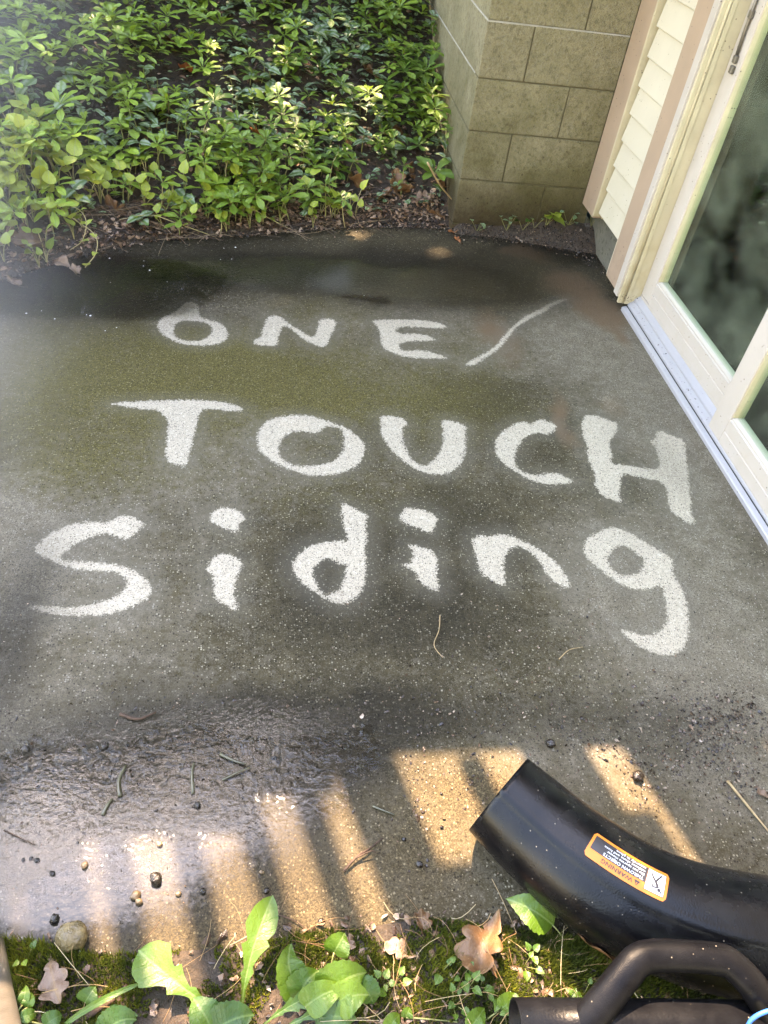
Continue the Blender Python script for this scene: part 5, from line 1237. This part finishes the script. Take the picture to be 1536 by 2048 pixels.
for (nm, lab, cat, base, leaves) in [
('dandelion', 'tall upright toothed dandelion leaf in front of the slab', 'dandelion', (-0.0309, 0.3276, 0.015), [((-0.0359, 0.3372, 0.02), (-0.0347, 0.3795, 0.1), (0.0111, 0.4852, 0.09), 'D', 0.054, (-0.2, -0.9, 0.6), 'd', 'weed', 0.55)]),
('dandelion', 'bright yellow green jagged dandelion leaf lying in the sun', 'dandelion', (-0.0701, 0.3269, 0.015), [((-0.0698, 0.3303, 0.03), (-0.1476, 0.3726, 0.075), (-0.2066, 0.4276, 0.045), 'D', 0.072, (0.1, -0.25, 1), 'd2', 'weed', 0.78)]),
('dandelion', 'dandelion with long narrow toothed leaves at the bottom of the picture', 'dandelion', (-0.0067, 0.3089, 0.015), [((-0.0068, 0.3112, 0.02), (0.0317, 0.33, 0.06), (0.088, 0.346, 0.05), 'D', 0.03, (0, -0.35, 1), 'd', 'weed', 0.45), ((0.0247, 0.3056, 0.02), (0.0712, 0.3194, 0.05), (0.1397, 0.332, 0.05), 'D', 0.034, (0, -0.35, 1), 'd2', 'weed', 0.4)]),
('broadleaf_weed', 'broad curled green leaf beside the tall dandelion', 'weed', (0.0489, 0.336, 0.015), [((0.0567, 0.3531, 0.03), (0.0273, 0.3762, 0.085), (0.0425, 0.4184, 0.06), 'H', 0.055, (0.35, -0.5, 1), 's', 'weed', 0.4), ((0.0565, 0.3425, 0.03), (0.0553, 0.3571, 0.07), (0.089, 0.3782, 0.05), 'H', 0.06, (0, -0.35, 1), 's', 'weed', 0.5)]),
('violet_weed', 'single round scalloped leaf on a thin stem by the litter', 'weed', (0.1032, 0.372, 0.015), [((0.1128, 0.4012, 0.055), (0.1218, 0.4098, 0.075), (0.1324, 0.4291, 0.06), 'H', 0.045, (0.1, -0.3, 1), 's', 'weed', 0.35)]),
('violet_weed', 'clump of glossy green violet leaves right of the broad leaf', 'weed', (0.1308, 0.3411, 0.015), [((0.0959, 0.342, 0.05), (0.126, 0.3579, 0.09), (0.1658, 0.3669, 0.06), 'H', 0.07, (-0.1, -0.5, 1), 's', 'weed', 0.45), ((0.1113, 0.327, 0.05), (0.1334, 0.3355, 0.08), (0.1673, 0.3347, 0.06), 'H', 0.055, (0, -0.35, 1), 's', 'weed', 0.75), ((0.1531, 0.3488, 0.05), (0.1716, 0.3379, 0.06), (0.1738, 0.3275, 0.03), 'H', 0.045, (0, -0.35, 1), 's', 'weed_dark', 0.6), ((0.0635, 0.3268, 0.05), (0.0861, 0.3386, 0.08), (0.1277, 0.3479, 0.06), 'H', 0.05, (0, -0.35, 1), 'n', 'weed', 0.85), ((0.08, 0.3132, 0.03), (0.11, 0.3145, 0.06), (0.1469, 0.3063, 0.04), 'H', 0.05, (0, -0.35, 1), 's', 'weed_dark', 0.5)]),
('dark_broadleaf', 'dark green broad leaves at the bottom edge', 'weed', (-0.0774, 0.315, 0.01), [((-0.0796, 0.3087, 0.04), (-0.0948, 0.3296, 0.07), (-0.113, 0.3525, 0.05), 'H', 0.055, (0.3, -0.3, 1), 's', 'weed_dark', 0.55), ((-0.0758, 0.3085, 0.04), (-0.0451, 0.3195, 0.07), (-0.0148, 0.322, 0.05), 'H', 0.06, (0, -0.35, 1), 's', 'weed_dark', 0.3), ((-0.2429, 0.3191, 0.03), (-0.2192, 0.3338, 0.06), (-0.195, 0.33, 0.04), 'H', 0.05, (0, -0.35, 1), 's', 'weed_dark', 0.45)]),
('round_leaf_weed', 'small round green leaf in the near left moss', 'weed', (-0.2714, 0.362, 0.012), [((-0.28, 0.3617, 0.03), (-0.2728, 0.3678, 0.045), (-0.2662, 0.3823, 0.035), 'H', 0.034, (0, -0.35, 1), 's', 'weed', 0.3)]),
('grass_blade', 'long green blade crossing the near left moss', 'grass', (-0.2932, 0.3364, 0.012), [((-0.3045, 0.3333, 0.03), (-0.2579, 0.354, 0.07), (-0.1927, 0.3785, 0.05), 'G', 0.011, (0, -0.35, 1), 'n', 'weed', 0.5)]),
('rosette_weed', 'bright green toothed leaf poking out from under the chute', 'weed', (0.5287, 0.4041, 0.012), [((0.5051, 0.427, 0.035), (0.4667, 0.4448, 0.075), (0.4235, 0.4709, 0.05), 'O', 0.062, (0, -0.4, 1), 's', 'weed', 0.75)]),
('small_sprig', 'little sprig of oval leaves at the near left edge', 'weed', (-0.3849, 0.3495, 0.012), [((-0.3737, 0.3647, 0.03), (-0.3679, 0.3729, 0.05), (-0.3735, 0.3908, 0.035), 'O', 0.018, (0, -0.35, 1), 'n', 'weed', 0.5), ((-0.3654, 0.3607, 0.03), (-0.3617, 0.367, 0.045), (-0.3664, 0.3812, 0.03), 'O', 0.02, (0, -0.35, 1), 'n', 'weed', 0.45), ((-0.3735, 0.348, 0.03), (-0.3569, 0.3479, 0.04), (-0.3514, 0.3554, 0.02), 'O', 0.02, (0, -0.35, 1), 'n', 'weed', 0.3), ((-0.3342, 0.3354, 0.03), (-0.3169, 0.3395, 0.05), (-0.3108, 0.347, 0.03), 'H', 0.03, (0, -0.35, 1), 's', 'weed_dark', 0.8)]),
('sunlit_weed', 'sunlit yellow green leaves at the bottom edge left of the pipe', 'weed', (0.3511, 0.2913, 0.012), [((0.329, 0.282, 0.03), (0.3397, 0.2941, 0.05), (0.3597, 0.3113, 0.03), 'O', 0.035, (0, -0.35, 1), 's', 'weed', 0.95), ((0.3842, 0.3061, 0.03), (0.3977, 0.3111, 0.05), (0.4151, 0.3292, 0.03), 'O', 0.035, (0, -0.35, 1), 's', 'weed', 1.0), ((0.1991, 0.2912, 0.03), (0.2016, 0.3002, 0.05), (0.2174, 0.3105, 0.03), 'H', 0.03, (0, -0.35, 1), 'n', 'weed', 1.0), ((0.2268, 0.3064, 0.03), (0.2285, 0.3109, 0.04), (0.235, 0.3198, 0.03), 'H', 0.02, (0, -0.35, 1), 'n', 'weed', 0.8)])]:
    root = empty(nm, base, lab, cat)
    for (P0, P1, P2, prof, Wd, up, kind, mat, tnt) in leaves:
        tooth = {'d': dande(.2), 'd2': dande(.6), 's': serr(60, .06), 'n': None}[kind]
        nlv = 41 if kind[0] == 'd' else 25
        v, f, u = blade(P0, P1, P2, {'D': [(0, .10), (.15, .13), (.35, .30), (.55, .62), (.75, 1.0), (.88, .82), (.96, .45), (1, .05)], 'O': P_OVATE, 'H': P_HEART, 'L': P_LANCE, 'G': [(0, .6), (.5, 1), (.9, .6), (1, .02)]}[prof], Wd, up, nlv, 8, .22, tooth, .02, len(leaves))
        o = part('leaf', v, f, M[mat], root, uv=u, smooth=True); o.color = (tnt, 0, 0, 1)
        if prof in 'HO':
            q = np.array(P0); b = np.array(base)
            sv, sf = sweep(bez(b, (b+q)/2+np.array((0, 0, .01)), q, 6), .0014, 5); part('petiole', sv, sf, M['stem'], root, smooth=True)
# clover-like small leaves
for i, (x, y, n) in enumerate([(0.1949, 0.3586, 4), (0.2114, 0.3538, 3), (0.4464, 0.3726, 3), (0.4586, 0.3859, 3), (0.3383, 0.3418, 4), (0.3605, 0.344, 3), (0.3279, 0.3573, 4), (0.5166, 0.3151, 5), (0.5352, 0.3176, 4), (0.5016, 0.3088, 4), (0.3091, 0.3219, 4), (0.2946, 0.367, 3), (-0.3878, 0.4291, 3), (0.3927, 0.3308, 4), (0.3995, 0.3014, 4), (-0.2181, 0.3406, 4), (-0.2444, 0.339, 3)]):
    z = float(near_z(x, y)); root = empty('small_weed', (x, y, z), ('tiny round leaved weed in the near moss ' + ('at the left corner' if x < -.15 else 'beside the glossy violet leaves' if x < .28 else 'between the oak leaf and the pipe')), 'weed', 'tiny weeds in the near moss')
    for k in range(n):
        lo = link('leaf', LK['weed'].mesh[random.randrange(3)], root); L = r2.uniform(.010, .019); a = r2.uniform(0, 6.28); rr = r2.uniform(.004, .02)
        lo.location = (math.cos(a)*rr, math.sin(a)*rr, r2.uniform(.010, .025)); lo.rotation_euler = rotmat(a-1.57, r2.uniform(.1, .6), 0).to_euler(); lo.scale = (L, L, L); lo.color = (r2.uniform(.3, .9), 0, 0, 1)
        sv, sf = sweep([(0, 0, -.003), tuple(lo.location)], .0006, 4); link('petiole', mesh_from('petiole', sv, sf, [M['stem']]), root)
# small plants in the mulch by the wall foot
for i, (x, y, n, sz, kd, tn) in enumerate([(0.9237, 3.5108, 4, 0.03, 'lam', 0.6), (1.0644, 3.5343, 6, 0.03, 'lam', 0.5), (1.2462, 3.5076, 5, 0.06, 'heart', 0.45), (1.4659, 3.6314, 4, 0.03, 'lam', 0.7), (1.3533, 3.5885, 6, 0.028, 'lam', 0.6), (1.1421, 3.4906, 4, 0.03, 'lamh', 0.6), (1.1948, 3.448, 3, 0.028, 'lam', 0.8)]):
    y = min(y, 3.405); z = float(strip_z(x, y)) if x > .8 else float(hill_z(x, y))
    root = empty('mulch_seedling', (x, y, z), ['silver leaved sprig by the wall corner', 'small sprig growing against the block wall', 'broad yellow green leaf clump at the foot of the wall', 'tiny sprig under the tan trim board', 'pale sprig clinging to the block wall foot', 'small dark round leaved sprig left of the yellow green clump', 'flat silver leaved sprig right below the yellow green clump'][i], 'plant')
    for k in range(n):
        a = r2.uniform(0, 6.28); rr = r2.uniform(.01, .05); lo = link('leaf', LK[kd].mesh[random.randrange(3)], root); L = sz*r2.uniform(.8, 1.2)
        lo.location = (math.cos(a)*rr, math.sin(a)*rr*.3-.01, r2.uniform(.02, .08)); lo.rotation_euler = rotmat(r2.uniform(2.2, 4.0), r2.uniform(.1, .8), 0).to_euler(); lo.scale = (L, L, L); lo.color = (tn, 0, 0, 1)
        sv, sf = sweep([(0, 0, -.003), tuple(lo.location)], .0009, 4); link('petiole', mesh_from('petiole', sv, sf, [M['stem']]), root)

# ------------------------------------------------------------------ mower discharge chute
CH = catmull([(0.4335, 0.6377, 0.108), (0.496, 0.57, 0.099), (0.5551, 0.506, 0.1), (0.6251, 0.4471, 0.103), (0.7011, 0.4045, 0.107), (0.7813, 0.3773, 0.11), (0.8735, 0.357, 0.112), (0.9957, 0.3409, 0.115)], 10)
nC = len(CH)
seg = np.linalg.norm(np.diff(CH, axis=0), axis=1); CS = np.concatenate([[0], np.cumsum(seg)])
def chute_r(s): return np.interp(s, [0, .06, .2, .5], [.0865, .092, .098, .100])
def chute_frame(s):
    p = np.array([np.interp(s, CS, CH[:, k]) for k in range(3)]); e = .01
    q = np.array([np.interp(min(s+e, CS[-1]), CS, CH[:, k]) for k in range(3)]); q0 = np.array([np.interp(max(s-e, 0), CS, CH[:, k]) for k in range(3)])
    t = (q-q0)/np.linalg.norm(q-q0); side = np.cross(t, (0, 0, 1)); side /= np.linalg.norm(side); upv = np.cross(side, t)
    return p, t, side, upv            # side points to the near left when walking away from the rim
def chute_pt(s, ph, off=0.0):
    p, t, sd, up_ = chute_frame(s); return p + (sd*math.cos(ph)+up_*math.sin(ph))*(chute_r(s)+off)
chute = empty('discharge_chute', (float(CH[0][0]), float(CH[0][1]), 0), 'black curved plastic mower chute with orange warning label lying on the slab edge', 'chute')
NS, NR = 64, 72
SEAM = R(64)
Vc = []; Fc = []
for i in range(NS):
    s = CS[-1]*i/(NS-1)
    for k in range(NR):
        ph = 2*math.pi*k/NR
        d = (ph-SEAM+math.pi) % (2*math.pi)-math.pi
        off = .0042*math.exp(-(d/.045)**2) - (.0026 if d < 0 else 0)*math.exp(-(d/.5)**2)
        if i == 0: off += .0008
        Vc.append(tuple(chute_pt(s, ph, off)))
for i in range(NS-1):
    for k in range(NR): Fc.append((i*NR+k, (i+1)*NR+k, (i+1)*NR+(k+1) % NR, i*NR+(k+1) % NR))
oc = part('chute_shell', Vc, Fc, M['chute'], chute, smooth=True)
md = oc.modifiers.new('wall', 'SOLIDIFY'); md.thickness = .0035; md.offset = -1; 
# warning label wrapped on the shell
L0, LL, LH = .247, .138, .047
PH0 = R(86)
def lab_pt(u, v, off):
    """u: label x (0 at its left = away from the rim), v: label y; label upright faces the seam"""
    u, v = u*LL/.152, v*LH/.050
    s = L0 + LL/2 - u; ph = PH0 - (v-LH/2)/float(chute_r(s)); return chute_pt(s, ph, off)
def lab_poly(name, poly2d_grid, m, off, parent):
    Vv, Ff = poly2d_grid; return part(name, [tuple(lab_pt(u, v, off)) for u, v in Vv], Ff, M[m], parent)
def rect_grid(u0, u1, v0, v1, r=0.0, nu=16, nv=8):
    Vv = []; Ff = []
    for i in range(nu+1):
        for j in range(nv+1):
            u = u0+(u1-u0)*i/nu; v = v0+(v1-v0)*j/nv
            if r:
                du = max(u0+r-u, u-(u1-r), 0); 
                lim = r-math.sqrt(max(r*r-du*du, 0)) if du > 0 else 0
                v = v0+lim+(v1-v0-2*lim)*j/nv
            Vv.append((u, v))
    for i in range(nu):
        for j in range(nv): a = i*(nv+1)+j; Ff.append((a, a+nv+1, a+nv+2, a+1))
    return Vv, Ff
label = lab_poly('warning_label', rect_grid(0, .152, 0, .050, .006, 40, 8), 'orange', .0012, chute)
label['label'] = 'orange warning label on the chute'
def sub(name, g, m, off): return lab_poly(name, g, m, off, label)
sub('label_panel', rect_grid(.040, (.152-.005), .0055, .0335, 0), 'lblack', .0017)
sub('label_panel', rect_grid(.005, .0395, .0055, .0440, 0, 8, 8), 'lblack', .0017)
sub('pictogram_panel', rect_grid(.0058, .0387, .0063, .0432, 0, 8, 8), 'lwhite', .0021)
def text_geo(body, size, bold=0.0):
    cu = bpy.data.curves.new('lettering', 'FONT'); cu.body = body; cu.size = size; cu.offset = bold; cu.resolution_u = 2
    ob = bpy.data.objects.new('lettering', cu); me = bpy.data.meshes.new_from_object(ob)
    V = [(v.co.x, v.co.y) for v in me.vertices]; F = [tuple(p.vertices) for p in me.polygons]
    bpy.data.objects.remove(ob); bpy.data.curves.remove(cu); bpy.data.meshes.remove(me)
    return V, F
def put_text(body, size, u, v, m, off, wid=None, bold=.0):
    V, F = text_geo(body, size, bold); V = np.array(V)
    if wid: V[:, 0] *= wid/V[:, 0].max()
    sub('lettering', ([(u+a, v+b) for a, b in V], F), m, off)
put_text('WARNING', .0105, .060, .0375, 'lblack', .0018, .060, .0001)
sub('hazard_triangle', ([(.047, .0372), (.0575, .0372), (.05225, .0458)], [(0, 1, 2)]), 'lblack', .0018)
sub('hazard_mark', ([(.0517, .0397), (.0528, .0397), (.0530, .0436), (.0515, .0436)], [(0, 1, 2, 3)]), 'orange', .0022)
put_text('THROWN OBJECTS', .0080, .044, .0265, 'lwhite', .0021, .078, .00012)
for k, tx in enumerate(('Do not operate mower', 'without chute and hose', 'securely in place')):
    put_text(tx, .0066, .044, .0198-.0062*k, 'lwhite', .0021, (.074, .082, .060)[k], .00008)
# pictogram: a struck figure and flying debris
def bar2(a, b, w):
    a, b = np.array(a), np.array(b); d = (b-a)/np.linalg.norm(b-a); n = np.array((-d[1], d[0]))*w/2
    return [tuple(a-n), tuple(b-n), tuple(b+n), tuple(a+n)], [(0, 1, 2, 3)]
def disc2(c, r, n=14): return [(c[0]+r*math.cos(6.283*k/n), c[1]+r*math.sin(6.283*k/n)) for k in range(n)], [tuple(range(n))]
pic = [disc2((.0145, .0355), .0030), bar2((.0165, .0325), (.0225, .0235), .0042), bar2((.0225, .0240), (.0180, .0160), .0034), bar2((.0180, .0165), (.0140, .0095), .0028),
       bar2((.0225, .0240), (.0290, .0175), .0034), bar2((.0290, .0175), (.0330, .0115), .0028), bar2((.0170, .0320), (.0260, .0345), .0026), bar2((.0260, .0345), (.0280, .0290), .0024), bar2((.0150, .0330), (.0095, .0395), .0024),
       bar2((.0075, .030), (.0155, .0285), .0006), bar2((.0078, .022), (.0165, .0245), .0006), disc2((.0165, .0250), .0011, 8), disc2((.0095, .0180), .0011, 8), disc2((.0120, .0140), .0011, 8), disc2((.0085, .0345), .0010, 8), bar2((.0075, .0165), (.0125, .0155), .0005)]
for g in pic: sub('pictogram_mark', g, 'lblack', .0025)

# ------------------------------------------------------------------ handle on a second pipe, blue cord, pole, fitting
tool = empty('hose_wand', (0.3649, 0.2546, 0), 'black pipe with a looped carrying handle in front of the chute', 'tool')
v, f = sweep([(0.3649, 0.2546, 0.17), (0.494, 0.2455, 0.17), (0.649, 0.2334, 0.17), (0.8403, 0.2187, 0.17)], .033, 28, cap=False); op = part('pipe', v, f, M['pipe'], tool, smooth=True)
md = op.modifiers.new('wall', 'SOLIDIFY'); md.thickness = .003; md.offset = -1
hp = catmull([(0.4607, 0.2409, 0.185), (0.4954, 0.2688, 0.212), (0.5346, 0.2989, 0.232), (0.5512, 0.3095, 0.238), (0.5761, 0.3141, 0.24), (0.6273, 0.3109, 0.24), (0.6771, 0.3037, 0.24), (0.6968, 0.2962, 0.238), (0.7216, 0.2726, 0.228), (0.7476, 0.2438, 0.205), (0.7667, 0.2206, 0.185)], 8)
v, f = sweep(hp, [(.0225)+.003*(abs(i-(len(hp)-1)/2)/(len(hp)/2))**2 for i in range(len(hp))], 18, squash=.8, up=(0.0, -0.25, 1.0)); part('carry_handle', v, f, M['grip'], tool, smooth=True)
v, f = sweep(catmull([(0.7006, 0.2185, 0.205), (0.7052, 0.2269, 0.222), (0.7187, 0.2318, 0.235), (0.7392, 0.2329, 0.235), (0.7723, 0.2249, 0.21)], 8), .0032, 8); whole('blue_cord', v, f, M['blue'], 'bright blue cord looped over the black pipe at the frame corner', 'cord', smooth=True)
v, f = sweep([(-0.4429, 0.4569, 0.02), (-0.359, 0.3363, 0.22), (-0.2903, 0.2468, 0.4), (-0.1992, 0.1367, 0.66)], .017, 18); whole('grey_pole', v, f, M['steel'], 'grey worn pole rising at the near left corner', 'pole', smooth=True)
fit = empty('black_fitting', (0.9165, 0.4707, 0), 'small dark glossy fitting lying beyond the chute', 'fitting')
v, f = sweep(catmull([(0.9165, 0.4707, 0.012), (0.9294, 0.4757, 0.014), (0.9477, 0.4786, 0.016)], 4), [.006, .009, .012, .012, .012, .013, .013, .010, .010][:9], 12); part('fitting_body', v, f, M['chute'], fit, smooth=True)

# ------------------------------------------------------------------ trees up the slope, out of the frame (they shade the hillside)
def tree(x, y, h, rx, ry, rz, n, label, seed, shade_bough=None, leaf=1.0):
    rr = np.random.default_rng(seed); z = float(hill_z(min(x, .7), y)) if x < .8 else 0
    root = empty('tree', (x, y, z), label, 'tree', 'trees above the slope')
    mb = MB()
    v, f = sweep([(x, y, z-.2), (x+.1, y, z+h*.4), (x, y+.1, z+h*.8), (x+.1, y, z+h+rz*.4)], [.20, .15, .10, .04], 10); mb.add(v, f)
    for k in range(9):
        a = k*2.4; zz = z+h*(.6+.05*k); v, f = sweep(bez((x, y, zz), (x+math.cos(a)*rx*.4, y+math.sin(a)*ry*.4, zz+.3), (x+math.cos(a)*rx*.8, y+math.sin(a)*ry*.8, zz+.7), 5), [.06, .05, .04, .03, .015], 6); mb.add(v, f)
    mb.part('trunk', M['bark'], root, smooth=True)
    cb = MB(); lv, lf, lu = leaf_shape(1, .6, P_OVATE, 4, 2, .2, .2)
    cl = rr.normal(size=(60, 3)); cl /= np.linalg.norm(cl, axis=1)[:, None]; cl *= rr.uniform(.3, 1, (60, 1))**.5
    for i in range(n):
        c = cl[rr.integers(60)]*(rx, ry, rz)+(x, y, z+h+.2)+rr.normal(0, .28, 3)
        A = np.array(rotmat(rr.uniform(0, 6.28), rr.uniform(-.7, .5), rr.uniform(-.6, .6))); L = rr.uniform(.14, .24)
        cb.add((lv*L*leaf)@A.T+c, lf, lu, tint=rr.uniform(0, 1))
    for (bx, by, bz), (ax, ay, az), nb_ in shade_bough or ():  # unseen boughs placed to shade the left of the slab
        v, f = sweep(bez((x, y, z+h*.8), ((x+bx)/2, (y+by)/2, bz+.3), (bx+ax*.6, by, bz), 9), [.08-.008*k for k in range(9)], 7)
        part('shade_limb', v, f, M['bark'], root, smooth=True)
        for i in range(nb_):
            d = rr.normal(size=3); d *= rr.uniform(.2, 1)**.5/np.linalg.norm(d)
            A = np.array(rotmat(rr.uniform(0, 6.28), rr.uniform(-.6, .4), rr.uniform(-.5, .5)))
            cb.add((lv*rr.uniform(.12, .2))@A.T+d*(ax, ay, az)+(bx, by, bz), lf, lu, tint=rr.uniform(0, 1))
    cb.part('crown', M['canopy'], root, smooth=True)
tree(-1.6, 7.4, 4.6, 2.6, 2.0, 1.5, 5200, 'leafy tree standing up the slope above the groundcover', 3)
tree(.2, 8.6, 5.6, 2.6, 2.2, 1.7, 4800, 'leafy tree standing behind the block wall', 4)
for x, y, hh, sd in ((-3.0, 7.2, .7, 11), (-1.6, 8.2, .9, 12), (-.1, 7.9, .8, 13), (-4.6, 8.0, 1.0, 15)):  # unseen saplings added to darken what the back puddle reflects
    tree(x, y, hh, 1.1, .8, .9, 1800, ['unseen bushy sapling added at the left of the slope crest', 'unseen bushy sapling added in the middle of the slope crest', 'unseen bushy sapling added near the wall at the slope crest', 'unseen bushy sapling added at the far left of the slope crest'][(sd-11) % 5 if sd < 14 else 3], sd)
tree(-4.4, 6.8, 5.0, 2.0, 2.0, 1.6, 4500, 'leafy tree at the left of the slope', 5, [((-2.45, 4.32, 6.2), (1.0, .25, .25), 1300), ((-2.3, 5.6, 6.3), (1.1, 1.2, .35), 3200)])
for x, y, hh, rr_, sd, lb in ((-1.0, -7.0, 4.2, 3.2, 23, 'unseen broad tree added behind the viewer to dim the sky light'), (3.6, -6.2, 4.2, 2.8, 24, 'unseen broad tree added beside the house to dim the sky light')):  # unseen crowns added to cut the ambient sky light
    tree(x, y, hh, rr_, rr_, 2.6, 2600, lb, sd, leaf=2.3)

# drifting spray mist left by the pressure washer at the left of the patio
mt = NT('spray_mist'); mt.t.nodes.remove(mt.out); mt.out = mt.n('OutputMaterial')
pv = mt.n('VolumePrincipled'); pv.inputs['Color'].default_value = (.96, .97, 1, 1); pv.inputs['Anisotropy'].default_value = .3
pp_ = mt.pos(); sx = mt.n('SeparateXYZ'); mt.l(pp_, sx.inputs[0])
dn = mt.rng(mt.noise(pp_, 1.5, 3, .55), .38, .75)
dn = mt.math('MULTIPLY', dn, mt.rng(sx.outputs[0], -.42, -.95, 0, 1, True))
dn = mt.math('MULTIPLY', dn, mt.rng(sx.outputs[2], 1.5, .5, 0, 1, True))
mt.l(mt.math('MULTIPLY', dn, .42), pv.inputs['Density']); mt.l(pv.outputs[0], mt.out.inputs['Volume'])
V, F = bevel_box(-2.2, -.40, .55, 5.2, .006, 1.5)
o = whole('spray_mist', V, F, mt.m, 'pale spray mist drifting at the left of the patio', 'mist', kind='stuff')
